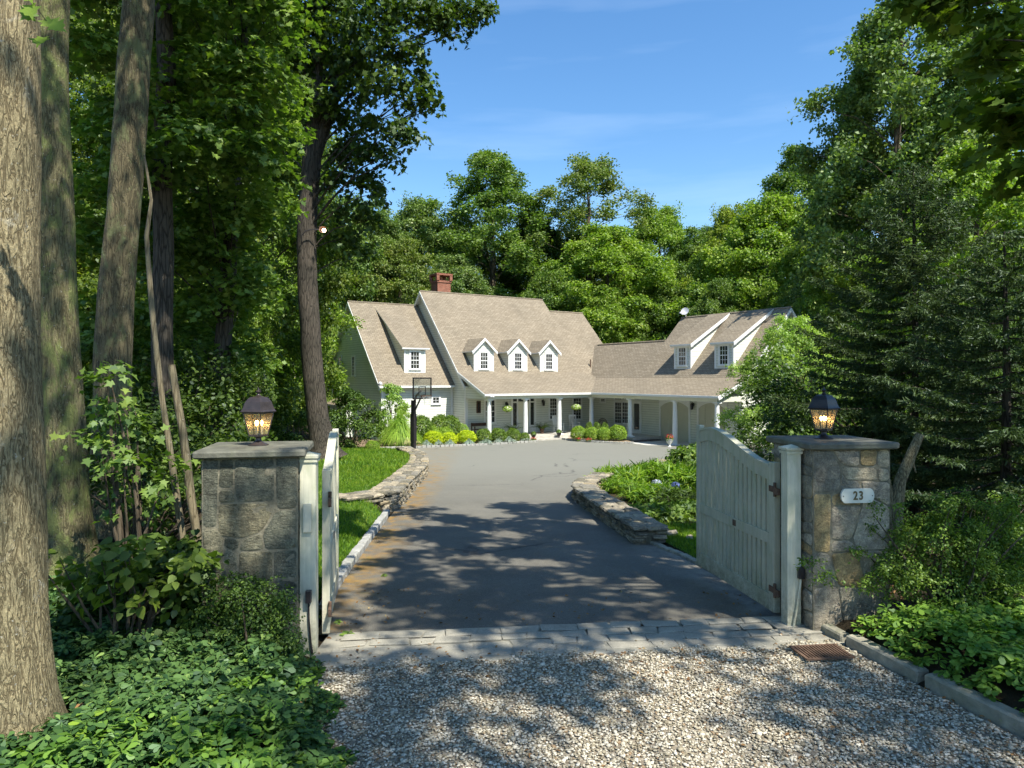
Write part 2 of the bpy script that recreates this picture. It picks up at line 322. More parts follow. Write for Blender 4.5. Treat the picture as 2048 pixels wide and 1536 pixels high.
    # threshold of mortared granite setts
    b = NB('sett_apron'); v = b.coord(); n = b.noise(v, 6, 8, 0.7); f = b.noise(v, 70, 4, 0.7)
    c = b.ramp(n, [(0.3, (0.25, 0.235, 0.19)), (0.7, (0.37, 0.35, 0.28))])
    c = b.mix(1.0, c, b.ramp(f, [(0.3, (0.75, 0.75, 0.75)), (0.7, (1.2, 1.2, 1.2))]), 'MULTIPLY')
    c = b.mix(b.mrange(b.noise(v, 1.7, 6, 0.7), 0.55, 0.7, 0, 0.5), c, (0.14, 0.14, 0.10))
    b.bsdf(c, 0.85, b.bump(f, 0.5, 0.006), 0.25)
    b = NB('apron_mortar'); v = b.coord(); f = b.noise(v, 60, 5, 0.7)
    c = b.ramp(b.noise(v, 3, 6, 0.7), [(0.3, (0.24, 0.228, 0.18)), (0.7, (0.37, 0.35, 0.28))])
    b.bsdf(c, 0.9, b.bump(f, 0.6, 0.006), 0.2)
groundmats()
def glassmats():
    b = NB('window_glass'); n = b.noise(b.coord(), 1.5, 2)
    b.bsdf(b.ramp(n, [(0.3, (0.012, 0.014, 0.015)), (0.7, (0.03, 0.033, 0.035))]), 0.06, b.bump(n, 0.08, 0.02), 0.9)
    b = NB('lamp_glass'); t = b.add('BsdfTransparent'); t.inputs['Color'].default_value = (0.88, 0.80, 0.62, 1)
    g = b.add('BsdfGlossy'); g.inputs['Roughness'].default_value = 0.15; g.inputs['Color'].default_value = (0.9, 0.88, 0.8, 1)
    d = b.add('BsdfDiffuse'); d.inputs['Color'].default_value = (0.55, 0.50, 0.36, 1)
    n = b.noise(b.coord(), 45, 4, 0.7); b.link(b.bump(n, 0.5, 0.01), g.inputs['Normal'])
    m = b.add('MixShader'); m.inputs[0].default_value = 0.14; b.link(t.outputs[0], m.inputs[1]); b.link(g.outputs[0], m.inputs[2])
    m2 = b.add('MixShader'); b.link(b.mrange(n, 0.35, 0.7, 0.08, 0.34), m2.inputs[0]); b.link(m.outputs[0], m2.inputs[1]); b.link(d.outputs[0], m2.inputs[2])
    b.link(m2.outputs[0], b.out.inputs['Surface'])
    b = NB('board_glass'); t = b.add('BsdfTransparent'); t.inputs['Color'].default_value = (0.8, 0.85, 0.85, 1)
    g = b.add('BsdfGlossy'); g.inputs['Roughness'].default_value = 0.05; m = b.add('MixShader'); m.inputs[0].default_value = 0.2
    b.link(t.outputs[0], m.inputs[1]); b.link(g.outputs[0], m.inputs[2]); b.link(m.outputs[0], b.out.inputs['Surface'])
    for nm, col, st in (('bulb_lit', (1.0, 0.62, 0.25), 22.0), ('flood_lit', (1.0, 0.72, 0.5), 12.0)):
        b = NB(nm); e = b.add('Emission'); e.inputs['Color'].default_value = (*col, 1); e.inputs['Strength'].default_value = st
        b.link(e.outputs[0], b.out.inputs['Surface'])
glassmats()

# ------------------------------------------------------------------ mesh helpers
def newmesh(name, V, FC, mats, fmat=None, smooth=False, uv=True):
    me = bpy.data.meshes.new(name); me.from_pydata(V, [], FC)
    for m in mats: me.materials.append(MATS[m])
    if fmat is not None: me.polygons.foreach_set('material_index', fmat)
    if smooth: me.polygons.foreach_set('use_smooth', [True] * len(me.polygons))
    me.update()
    return me
def autouv(me):
    l = me.uv_layers.new(name='UVMap'); d = l.data
    for p in me.polygons:
        n = p.normal
        if abs(n.z) > 0.995: t = Vector((1, 0, 0)); b = Vector((0, 1, 0))
        else:
            t = Vector((0, 0, 1)).cross(n).normalized(); b = n.cross(t)
        for li in p.loop_indices:
            co = me.vertices[me.loops[li].vertex_index].co
            d[li].uv = (co.dot(t), co.dot(b))
def link(o, parent=None):
    COL.objects.link(o)
    if parent is not None: o.parent = parent
    return o
def tag(o, label=None, cat=None, group=None, kind=None):
    if label: o['label'] = label
    if cat: o['category'] = cat
    if group: o['group'] = group
    if kind: o['kind'] = kind
    return o
def empty(name, loc, rz=0.0, label=None, cat=None, group=None):
    e = bpy.data.objects.new(name, None); e.location = loc; e.rotation_euler = (0, 0, rz); e.empty_display_size = 0.2
    link(e); return tag(e, label, cat, group)

class MB:
    def __init__(s, M=None): s.V = []; s.F = []; s.mi = []; s.M = M or Matrix.Identity(4)
    def raw(s, pts, faces, mi=0):
        o = len(s.V)
        for p in pts:
            q = s.M @ Vector(p); s.V.append((q.x, q.y, q.z))
        for f in faces: s.F.append([i + o for i in f]); s.mi.append(mi)
        return s
    def box(s, x0, x1, y0, y1, z0, z1, mi=0):
        return s.raw([(x0, y0, z0), (x1, y0, z0), (x1, y1, z0), (x0, y1, z0), (x0, y0, z1), (x1, y0, z1), (x1, y1, z1), (x0, y1, z1)],
                     [(3, 2, 1, 0), (4, 5, 6, 7), (0, 1, 5, 4), (1, 2, 6, 5), (2, 3, 7, 6), (3, 0, 4, 7)], mi)
    def prism(s, poly, axis, a, b, mi=0):
        # poly: 2D points; axis 'x': (y,z) extruded along x ; 'y': (x,z) ; 'z': (x,y)
        def P(u, v, w): return {'x': (w, u, v), 'y': (u, w, v), 'z': (u, v, w)}[axis]
        n = len(poly); pts = [P(u, v, a) for u, v in poly] + [P(u, v, b) for u, v in poly]
        area = sum(poly[i][0] * poly[(i + 1) % n][1] - poly[(i + 1) % n][0] * poly[i][1] for i in range(n))
        fl = (area > 0) != (axis == 'y')
        if b < a: fl = not fl
        f1 = list(range(n)); f2 = list(range(2 * n - 1, n - 1, -1)); sides = [(i, i + n, (i + 1) % n + n, (i + 1) % n) for i in range(n)]
        if fl: f1 = f1[::-1]; f2 = f2[::-1]; sides = [q[::-1] for q in sides]
        return s.raw(pts, [f1, f2] + sides, mi)
    def tube(s, pts, rad, n=8, mi=0, cap=True, twist=0.0):
        pts = [Vector(p) for p in pts]; 
        if isinstance(rad, (int, float)): rad = [rad] * len(pts)
        rings = []; V = []
        up = None
        for i, p in enumerate(pts):
            t = (pts[min(i + 1, len(pts) - 1)] - pts[max(i - 1, 0)])
            t = t.normalized() if t.length > 1e-9 else Vector((0, 0, 1))
            if up is None: up = Vector((1, 0, 0)) if abs(t.x) < 0.9 else Vector((0, 1, 0))
            a = (up - t * up.dot(t)).normalized(); bb = t.cross(a); up = a
            for k in range(n):
                an = 2 * math.pi * k / n + twist
                V.append(p + (a * math.cos(an) + bb * math.sin(an)) * rad[i])
        FC = []
        for i in range(len(pts) - 1):
            for k in range(n):
                k2 = (k + 1) % n; FC.append((i * n + k, i * n + k2, (i + 1) * n + k2, (i + 1) * n + k))
        if cap: FC.append(list(range(n))[::-1]); FC.append([(len(pts) - 1) * n + k for k in range(n)])
        return s.raw(V, FC, mi)
    def lathe(s, prof, c=(0, 0, 0), n=16, mi=0, rot=0.0, cap=True):
        V = []; FC = []
        for r, z in prof:
            for k in range(n):
                a = 2 * math.pi * k / n + rot; V.append((c[0] + r * math.cos(a), c[1] + r * math.sin(a), c[2] + z))
        m = len(prof)
        for i in range(m - 1):
            for k in range(n):
                k2 = (k + 1) % n; FC.append((i * n + k, i * n + k2, (i + 1) * n + k2, (i + 1) * n + k))
        if cap: FC.append(list(range(n))[::-1]); FC.append([(m - 1) * n + k for k in range(n)])
        return s.raw(V, FC, mi)
    def ball(s, c, r, n=10, mi=0, sq=1.0):
        prof = [(max(1e-4, r * math.sin(math.pi * i / n)), -r * sq * math.cos(math.pi * i / n)) for i in range(n + 1)]
        return s.lathe(prof, c, n + 2, mi, cap=False)
    def build(s, name, mats, parent=None, smooth=False, bevel=0.0, uv=True):
        if isinstance(mats, str): mats = [mats]
        me = newmesh(name, s.V, s.F, mats, s.mi, smooth)
        if bevel:
            bm = bmesh.new(); bm.from_mesh(me)
            bmesh.ops.bevel(bm, geom=[e for e in bm.edges if len(e.link_faces) == 2 and e.calc_face_angle(0) > 0.5], offset=bevel, segments=2, profile=0.6, affect='EDGES', clamp_overlap=True)
            bm.to_mesh(me); bm.free(); me.update()
        if uv and len(me.polygons) < 20000: autouv(me)
        if smooth:
            try: me.set_sharp_from_angle(angle=math.radians(40))
            except Exception: pass
        return link(bpy.data.objects.new(name, me), parent)

def npmesh(name, V, nper, nface_v, mat, faces=None):
    """V: (N, nper, 3). One n-gon per item, or faces (k, m) local index table repeated for every item."""
    N = V.shape[0]; me = bpy.data.meshes.new(name)
    if faces is None: faces = np.arange(nper)[None, :]
    faces = np.asarray(faces); k, m = faces.shape
    me.vertices.add(N * nper); me.vertices.foreach_set('co', V.reshape(-1).astype(np.float32))
    idx = (faces[None] + (np.arange(N) * nper)[:, None, None]).reshape(-1).astype(np.int32)
    me.loops.add(len(idx)); me.loops.foreach_set('vertex_index', idx)
    me.polygons.add(N * k); me.polygons.foreach_set('loop_start', (np.arange(N * k) * m).astype(np.int32))
    me.update(calc_edges=True); me.materials.append(MATS[mat])
    return me

SHAPES = {
 'kite': [(0, 0), (.36, .42), (0, 1), (-.36, .42)],
 'oval': [(0, 0), (.21, .22), (.29, .55), (.15, .86), (0, 1), (-.15, .86), (-.29, .55), (-.21, .22)],
 'heart': [(0, 0), (.25, .02), (.42, .28), (.30, .65), (0, 1), (-.30, .65), (-.42, .28), (-.25, .02)],
 'maple': [(0, .02), (.34, .0), (.24, .24), (.60, .42), (.33, .52), (.30, .68), (.10, .70), (0, 1.0), (-.10, .70), (-.30, .68), (-.33, .52), (-.60, .42), (-.24, .24), (-.34, .0)],
 'star': [(0, 0), (.32, .04), (.22, .26), (.55, .52), (.2, .58), (0, 1), (-.2, .58), (-.55, .52), (-.22, .26), (-.32, .04)],
 'blade': [(-.07, 0), (.07, 0), (.05, .6), (0, 1), (-.05, .6)],
 'needle': [(-.13, 0), (.13, 0), (.09, .7), (0, 1), (-.09, .7)],
 'obov': [(0, 0), (.10, .35), (.25, .72), (.12, .97), (-.12, .97), (-.25, .72), (-.10, .35)],
}
def unit(a): return a / np.maximum(1e-9, np.linalg.norm(a, axis=-1, keepdims=True))
def leaves(name, P, D, Nn, S, shape, mat, fold=0.25, droop=0.15):
    sh = np.array(SHAPES[shape]); Nn = unit(Nn); D = unit(D - Nn * (D * Nn).sum(-1, keepdims=True)); B = np.cross(Nn, D)
    sx, sy = sh[:, 0], sh[:, 1]; sz = fold * np.abs(sx) - droop * sy ** 2
    V = P[:, None] + S[:, None, None] * (sx[None, :, None] * B[:, None] + sy[None, :, None] * D[:, None] + sz[None, :, None] * Nn[:, None])
    return npmesh(name, V, len(sh), None, mat)
def rnd_dir(rng, n): return unit(rng.normal(size=(n, 3)))
def sprays(rng, clumps, nsp, per, spr, size, shape, mat, name='crown', shell=0.55, tilt=0.5, upw=0.8, bottom=0.45, thick=0.18, hang=0.0):
    """Leaves in small layered sprays spread through the clumps (cx,cy,cz,rx,ry,rz)."""
    C = np.array(clumps, float); w = (C[:, 3] * C[:, 4] * C[:, 5]) ** (2 / 3); w /= w.sum()
    ci = rng.choice(len(C), nsp, p=w); d = rnd_dir(rng, nsp)
    flip = (d[:, 2] < -0.25) & (rng.random(nsp) > bottom); d[flip, 2] *= -1
    rho = shell + (1.04 - shell) * rng.random(nsp) ** 0.7
    wob = 1 + 0.22 * np.sin(d[:, 0] * 7 + ci) * np.cos(d[:, 1] * 6 + 2 * ci) + 0.12 * rng.normal(size=nsp)
    SP = C[ci, :3] + d * C[ci, 3:6] * (rho * wob)[:, None]
    up = np.array([0, 0, 1.0]); ns = unit(0.55 * d + upw * up + 0.35 * rng.normal(size=(nsp, 3)))
    n = nsp * per; si = np.repeat(np.arange(nsp), per)
    t1 = unit(np.cross(ns, rnd_dir(rng, nsp))); t2 = np.cross(ns, t1)
    r = spr * np.sqrt(rng.random(n)) * (0.7 + 0.6 * rng.random(nsp))[si]; a = rng.random(n) * 2 * np.pi
    off = t1[si] * (r * np.cos(a))[:, None] + t2[si] * (r * np.sin(a) * 0.6)[:, None]
    P = SP[si] + off + ns[si] * (rng.normal(size=n) * spr * thick)[:, None]; P[:, 2] -= 0.25 * r * r / spr + hang * rng.random(n)
    Nn = ns[si] + tilt * rng.normal(size=(n, 3)); D = off / (spr) + 0.6 * rng.normal(size=(n, 3)); D[:, 2] -= 0.3 + hang
    S = size * (0.65 + 0.6 * rng.random(n))
    return leaves(name, P, D, Nn, S, shape, mat)

def wood(base, top_path, radii, clumps, rng, mat, name='trunk', seg=10, limb=0.05, nlimb=None, twig=2, rough=0.0, flare=None):
    """Trunk along top_path with limbs that reach into the clumps."""
    mb = MB(); pts = [Vector(p) for p in top_path]
    # resample the trunk
    P = []; R = []
    K = max(2, int((pts[-1] - pts[0]).length / 0.35 / len(pts)) + 1)
    for i in range(len(pts) - 1):
        for k in range(K):
            t = k / K; P.append(pts[i].lerp(pts[i + 1], t)); R.append(radii[i] * (1 - t) + radii[i + 1] * t)
    P.append(pts[-1]); R.append(radii[-1])
    for i in range(1, len(P)):
        P[i] = P[i] + Vector((noise.noise(P[i] * 0.6 + Vector((3, 0, 0))), noise.noise(P[i] * 0.6 + Vector((0, 9, 0))), 0)) * 0.06
    if flare:
        for i in range(len(P)):
            h = P[i].z - P[0].z; R[i] *= 1 + flare * math.exp(-h / 0.35)
    o = len(mb.V); mb.tube(P, R, seg)
    if rough:
        for i in range(o, len(mb.V)):
            v = Vector(mb.V[i]); c = min(P, key=lambda q: (q - v).length_squared); dd = (v - c); dd.z = 0
            k = noise.noise(Vector((v.x * 3, v.y * 3, v.z * 0.7))) * 0.6 + noise.noise(Vector((v.x * 11, v.y * 11, v.z * 2))) * 0.4
            v = v + dd * rough * k; mb.V[i] = (v.x, v.y, v.z)
    idx = list(range(len(clumps))); rng.shuffle(idx)
    for j in idx[:nlimb]:
        c = Vector([float(x) for x in clumps[j][:3]])
        hd = math.hypot(c.x - P[0].x, c.y - P[0].y)
        zt = c.z - 0.55 * hd - 0.3
        cand = min(P, key=lambda q: abs(q.z - max(zt, P[0].z + (P[-1].z - P[0].z) * 0.12)))
        rr = min(R[P.index(cand)] * 0.6, limb * (0.7 + 0.12 * (c - cand).length))
        mid = cand.lerp(c, 0.5) + Vector((random.uniform(-.2, .2), random.uniform(-.2, .2), 0.12 * (c - cand).length))
        q = [cand, cand.lerp(mid, 0.5) + Vector((0, 0, .1)), mid, mid.lerp(c, 0.55) + Vector((random.uniform(-.1, .1), random.uniform(-.1, .1), .05)), c]
        mb.tube(q, [rr, rr * .8, rr * .6, rr * .4, rr * .15], 5, cap=False)
        for _ in range(twig):
            e = c + Vector((random.uniform(-1, 1) * clumps[j][3], random.uniform(-1, 1) * clumps[j][4], random.uniform(-.3, 1) * clumps[j][5])) * .8
            m2 = mid.lerp(c, random.uniform(.2, .8)); mb.tube([m2, m2.lerp(e, .5) + Vector((0, 0, .08)), e], [rr * .35, rr * .25, rr * .08], 4, cap=False)
    return mb

def egg(rng, n, z0, z1, rmax, cr, lean=(0, 0), p=0.75, inner=0.25, rag=0.0):
    out = []
    for _ in range(n):
        t = rng.random() ** 0.85
        R = rmax * max(0.12, math.sin(math.pi * min(1, t ** p * 0.93 + 0.07))) ** 0.7
        a = rng.random() * 2 * math.pi; r = R * math.sqrt(inner + (1 - inner) * rng.random()) * (1 + rag * rng.normal())
        s = cr * (0.65 + 0.7 * rng.random()) * (1.0 - 0.35 * t)
        z = z0 + (z1 - z0) * t
        out.append((r * math.cos(a) + lean[0] * t, r * math.sin(a) + lean[1] * t, z - s * .5, s, s, s * (0.62 + 0.2 * rng.random())))
    return out
def copy_tree(o, parent=None):
    c = o.copy(); COL.objects.link(c)
    if parent is not None: c.parent = parent
    for ch in list(o.children): copy_tree(ch, c)
    return c
# ------------------------------------------------------------------ terrain, drive, gravel, kerbs
def interp(tab, y):
    if y <= tab[0][0]: return tab[0][1]
    for (a, b), (c, d) in zip(tab, tab[1:]):
        if y <= c: return b + (d - b) * (y - a) / (c - a)
    return tab[-1][1]
def sstep(a, b, x):
    t = min(1, max(0, (x - a) / (b - a))); return t * t * (3 - 2 * t)
XL = [(2, -1.05), (4.3, -1.12), (5.2, -1.42), (5.8, -1.70), (6.7, -1.75), (7.2, -1.9), (8.5, -2.08), (13.1, -2.38), (15.5, -2.50), (22.6, -2.72), (27.9, -3.4), (34, -4.9), (36, -6.2), (38, -9.0), (60, -9.0)]
XR = [(2, 4.0), (3.4, 3.75), (4.63, 3.39), (5.74, 3.1), (6.72, 2.86), (7.5, 2.82), (9.9, 2.46), (10.8, 2.35), (12.6, 1.95), (16.4, 1.45), (18, 1.6), (21.5, 3.2), (24.5, 5.2), (27.5, 8), (30, 11), (33, 15), (60, 22)]
def base(y): return -0.045 * (min(max(y, 6), 41.5) - 6)
def T(x, y):
    b = base(y); xl = interp(XL, y); xr = interp(XR, y); z = b - 0.03
    if x < xl:
        d = xl - x
        amp = interp([(2, 0.22), (6, 0.16), (7, 0.09), (12, 0.12), (14, 0.30), (28, 0.30), (34, 0.12), (40, 0.04)], y)
        z = b + amp * sstep(0.02, 0.5, d) + 0.05 * max(0, d - 1.5) * interp([(0, 1), (8, 1), (30, 1.0), (36, 0.1)], y) - 0.03 * (1 - sstep(0, .1, d))
        z = min(z, b + 1.6)
    elif x > xr:
        d = x - xr
        amp = interp([(2, 0.17), (6.5, 0.15), (7.5, 0.06), (30, 0.0)], y)
        z = b + amp * sstep(0.0, 0.25, d) + 0.035 * max(0, d - 1) * interp([(0, 1), (9, 1), (14, 0.0)], y) - 0.03 * (1 - sstep(0, .15, d))
    return z
def axis(segs):
    out = []
    for a, b, st in segs: out += list(np.arange(a, b, st))
    return out + [segs[-1][1]]
def grid(name, xs, ys, fz, mat, parent=None):
    V = [(x, y, fz(x, y)) for y in ys for x in xs]; nx = len(xs)
    FC = [(j * nx + i, j * nx + i + 1, (j + 1) * nx + i + 1, (j + 1) * nx + i) for j in range(len(ys) - 1) for i in range(nx - 1)]
    me = newmesh(name, V, FC, [mat], smooth=True); return link(bpy.data.objects.new(name, me), parent)
xs = axis([(-160, -40, 20), (-40, -14, 2), (-14, -6, .5), (-6, 6, .125), (6, 16, .5), (16, 40, 2), (40, 160, 20)])
ys = axis([(-30, -4, 4), (-4, 3, .5), (3, 16, .15), (16, 40, .4), (40, 60, 2), (60, 300, 20)])
tag(grid('ground', xs, ys, lambda x, y: T(x, y) - 0.006 + 0.02 * noise.noise(Vector((x * 1.3, y * 1.3, 0))) * (1 if (x < interp(XL, y) - .2 or x > interp(XR, y) + .2) else 0), 'soil'), kind='structure')

def strip(name, y0, y1, st, mat, off, xa=lambda y: interp(XL, y), xb=lambda y: interp(XR, y), n=16, dev=0.0):
    V = []; FC = []; ys = list(np.arange(y0, y1, st)) + [y1]
    for y in ys:
        a, b = xa(y), xb(y)
        for i in range(n + 1):
            x = a + (b - a) * i / n; V.append((x, y, base(y) + off))
    for j in range(len(ys) - 1):
        for i in range(n): k = j * (n + 1) + i; FC.append((k, k + 1, k + n + 2, k + n + 1))
    return link(bpy.data.objects.new(name, newmesh(name, V, FC, [mat], smooth=True)))
def apron_lo(x): return 5.78 + (x + 1.7) * 0.115 + 0.03 * math.sin(x * 2)
def apron_hi(x): return 6.62 + (x + 1.7) * 0.115
# gravel bed under the loose stones, up to the sloping edge of the apron
V = []; FC = []; n = 30
for j in range(41):
    for i in range(n + 1):
        t = j / 40; x = -1.75 + 4.7 * i / n
        yy = 1.2 * (1 - t) + (apron_lo(x) + .03) * t
        xa = interp(XL, yy) - .12; xb = interp(XR, yy); x2 = xa + (xb - xa) * i / n
        V.append((x2, yy, 0.004 + 0.006 * noise.noise(Vector((x2 * 2, yy * 2, 0)))))
for j in range(40):
    for i in range(n): k = j * (n + 1) + i; FC.append((k, k + 1, k + n + 2, k + n + 1))
tag(link(bpy.data.objects.new('gravel_bed', newmesh('gravel_bed', V, FC, ['gravel_bed'], smooth=True))), kind='structure')
# loose gravel, real stones
ico = bmesh.new(); bmesh.ops.create_icosphere(ico, subdivisions=1, radius=1)
iv = np.array([v.co[:] for v in ico.verts]); iF = np.array([[v.index for v in f.verts] for f in ico.faces]); ico.free()
def gravel(N):
    rng = RNG; x = rng.uniform(-1.7, 4.0, N); y = 2.6 + 3.95 * rng.random(N) ** 0.9
    edge = 0.05 * np.sin(x * 5) + 0.04 * np.sin(x * 13)
    ok = np.array([interp(XL, b) - 0.22 < a < interp(XR, b) - .03 for a, b in zip(x, y)]) & (y < 5.80 + (x + 1.7) * 0.115 + edge + 0.10 * rng.normal(size=N) * (rng.random(N) < .2))
    x, y = x[ok], y[ok]; n = len(x)
    s = rng.uniform(0.0055, 0.0125, n) * np.where(rng.random(n) < .05, 1.7, 1)
    sc = np.stack([s * rng.uniform(.9, 1.5, n), s * rng.uniform(.8, 1.15, n), s * rng.uniform(.35, .6, n)], 1)
    V = iv[None] * (1 + 0.16 * rng.normal(size=(n, len(iv), 1))) * sc[:, None]
    a = rng.random(n) * 6.283; t = rng.normal(size=n) * .25
    c, sn = np.cos(a)[:, None], np.sin(a)[:, None]; ct, st = np.cos(t)[:, None], np.sin(t)[:, None]
    X, Y, Z = V[..., 0], V[..., 1], V[..., 2]
    Y, Z = Y * ct - Z * st, Y * st + Z * ct; X, Y = X * c - Y * sn, X * sn + Y * c
    V = np.stack([X + x[:, None], Y + y[:, None], Z + (0.008 + 0.009 * rng.random(n))[:, None]], -1)
    me = npmesh('gravel', V, len(iv), None, 'gravel_stone', iF)
    return link(bpy.data.objects.new('gravel', me))
tag(gravel(72000), kind='stuff')

# asphalt drive and court, apron setts
def drive():
    V = []; FC = []; n = 24; ys = [None] + list(np.arange(7.4, 47.6, .4))
    for y in ys:
        for i in range(n + 1):
            if y is None: x = -1.86 + (2.86 + 1.86) * i / n; yy = apron_hi(x) - .02
            else:
                a, b = interp(XL, y) , interp(XR, y); x = a + (b - a) * i / n; yy = y
            V.append((x, yy, base(yy) + 0.002))
    for j in range(len(ys) - 1):
        for i in range(n): k = j * (n + 1) + i; FC.append((k, k + 1, k + n + 2, k + n + 1))
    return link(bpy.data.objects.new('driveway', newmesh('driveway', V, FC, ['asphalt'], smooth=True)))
tag(drive(), kind='structure')
mb = MB(); n = 40; V = []; FC = []
for i in range(n + 1):
    x = -1.72 + 4.72 * i / n
    V += [(x, apron_lo(x) - .02, 0.0), (x, apron_lo(x), 0.012), (x, apron_hi(x), 0.012 + base(apron_hi(x)) ), (x, apron_hi(x) + .01, base(7) - .01)]
for i in range(n):
    for k in range(3): FC.append((i * 4 + k, i * 4 + 4 + k, i * 4 + 5 + k, i * 4 + 1 + k))
mb.raw(V, FC); ap = mb.build('stone_apron', 'apron_mortar'); tag(ap, kind='structure')
mb = MB(); rr = random.Random(3)
for r in range(4):
    f0 = 0.17 + r * .205; x = -1.62 + rr.uniform(0, .15) + (0 if r % 2 else .1)
    while x < 2.85:
        L = rr.uniform(.20, .40); xm = x + L / 2
        y0 = apron_lo(xm) + f0 * (apron_hi(xm) - apron_lo(xm)); h = 0.0125 + rr.uniform(0, .0045) - (.006 if xm < -.2 + .5 * math.sin(r * 2.1) else 0); w = .158 * .5
        j = lambda: rr.uniform(-.022, .022)
        b0 = [(x + j(), y0 - w + j()), (x + L - .010 + j(), y0 - w + j() + .03), (x + L - .010 + j(), y0 + w - .01 + j() + .03), (x + j(), y0 + w - .01 + j())]
        cx = sum(p[0] for p in b0) / 4; cyy = sum(p[1] for p in b0) / 4
        top = [(cx + (px - cx) * .86, cyy + (py - cyy) * .80) for px, py in b0]
        mb.raw([(px, py, 0.0) for px, py in b0] + [(px, py, h - .004) for px, py in b0] + [(px, py, h) for px, py in top], [(0, 1, 5, 4), (1, 2, 6, 5), (2, 3, 7, 6), (3, 0, 4, 7), (4, 5, 9, 8), (5, 6, 10, 9), (6, 7, 11, 10), (7, 4, 8, 11), (8, 9, 10, 11)])
        x += L
o = mb.build('setts', 'sett_apron', smooth=False); tag(o, kind='structure')

def rough_box(mb, c, sx, sy, sz, rz, j=0.1, mi=0, ch=0.18, rnd=random):
    """chamfered, jittered stone block centred on c (bottom at c.z)"""
    hx, hy = sx / 2, sy / 2; V = []
    k = min(sx, sy, sz) * ch; ca, sa = math.cos(rz), math.sin(rz)
    def pt(x, y, z):
        x += rnd.uniform(-j, j) * sx * .5; y += rnd.uniform(-j, j) * sy * .5; z += rnd.uniform(-j, j) * sz * .5
        return (c[0] + x * ca - y * sa, c[1] + x * sa + y * ca, c[2] + z)
    lv = [(-k, 0), (0, k), (0, sz - k), (-k, sz)]
    for o, z in lv:
        hx2, hy2 = hx + o, hy + o
        V += [pt(-hx2 + k, -hy2, z), pt(hx2 - k, -hy2, z), pt(hx2, -hy2 + k, z), pt(hx2, hy2 - k, z), pt(hx2 - k, hy2, z), pt(-hx2 + k, hy2, z), pt(-hx2, hy2 - k, z), pt(-hx2, -hy2 + k, z)]
    FC = []
    for r in range(3):
        for q in range(8): FC.append((r * 8 + q, r * 8 + (q + 1) % 8, (r + 1) * 8 + (q + 1) % 8, (r + 1) * 8 + q))
    FC.append([24 + q for q in range(8)]); FC.append([q for q in range(8)][::-1])
    mb.raw(V, FC, mi)
def poly_pts(pl, step):
    """(point, heading) every step along a polyline"""
    out = []; acc = 0; cum = [0]
    for a, b in zip(pl, pl[1:]): cum.append(cum[-1] + math.dist(a, b))
    s = 0
    while s < cum[-1]:
        for i in range(len(pl) - 1):
            if cum[i] <= s <= cum[i + 1]:
                t = (s - cum[i]) / max(1e-9, cum[i + 1] - cum[i]); a, b = pl[i], pl[i + 1]
                out.append(((a[0] + (b[0] - a[0]) * t, a[1] + (b[1] - a[1]) * t), math.atan2(b[1] - a[1], b[0] - a[0]))); break
        s += step() if callable(step) else step
    return out
def smoothpl(pl, it=2):
    for _ in range(it):
        q = [pl[0]]
        for a, b in zip(pl, pl[1:]): q += [(a[0] * .75 + b[0] * .25, a[1] * .75 + b[1] * .25), (a[0] * .25 + b[0] * .75, a[1] * .25 + b[1] * .75)]
        pl = q + [pl[-1]]
    return pl
def kerb(name, pl, L, w, h, mat, zoff=0.0, j=.09, kind='structure'):
    mb = MB(); rr = random.Random(len(pl) * 7)
    for (x, y), a in poly_pts(pl, L): rough_box(mb, (x, y, base(y) - .05 + zoff), L * .94 * rr.uniform(.92, 1), w * rr.uniform(.9, 1.1), (h + .05) * rr.uniform(.93, 1.05), a + rr.uniform(-.03, .03), j, rnd=rr, ch=.12)
    return tag(mb.build(name, mat, smooth=False), kind=kind)
kerb('kerb', smoothpl([(2.95, 6.72), (3.16, 5.74), (3.46, 4.63), (3.85, 3.3), (4.3, 2.0)], 1), .86, .12, .11, 'kerb_stone', j=.02)
kerb('kerb', smoothpl([(-1.95, 7.3), (-2.15, 8.5), (-2.45, 13.1), (-2.55, 14.3)], 1), .235, .12, .10, 'granite_block')
kerb('kerb', smoothpl([(2.20, 11.2), (2.33, 10.6), (2.55, 9.9), (2.86, 7.6)], 1), .24, .10, .04, 'kerb_stone')

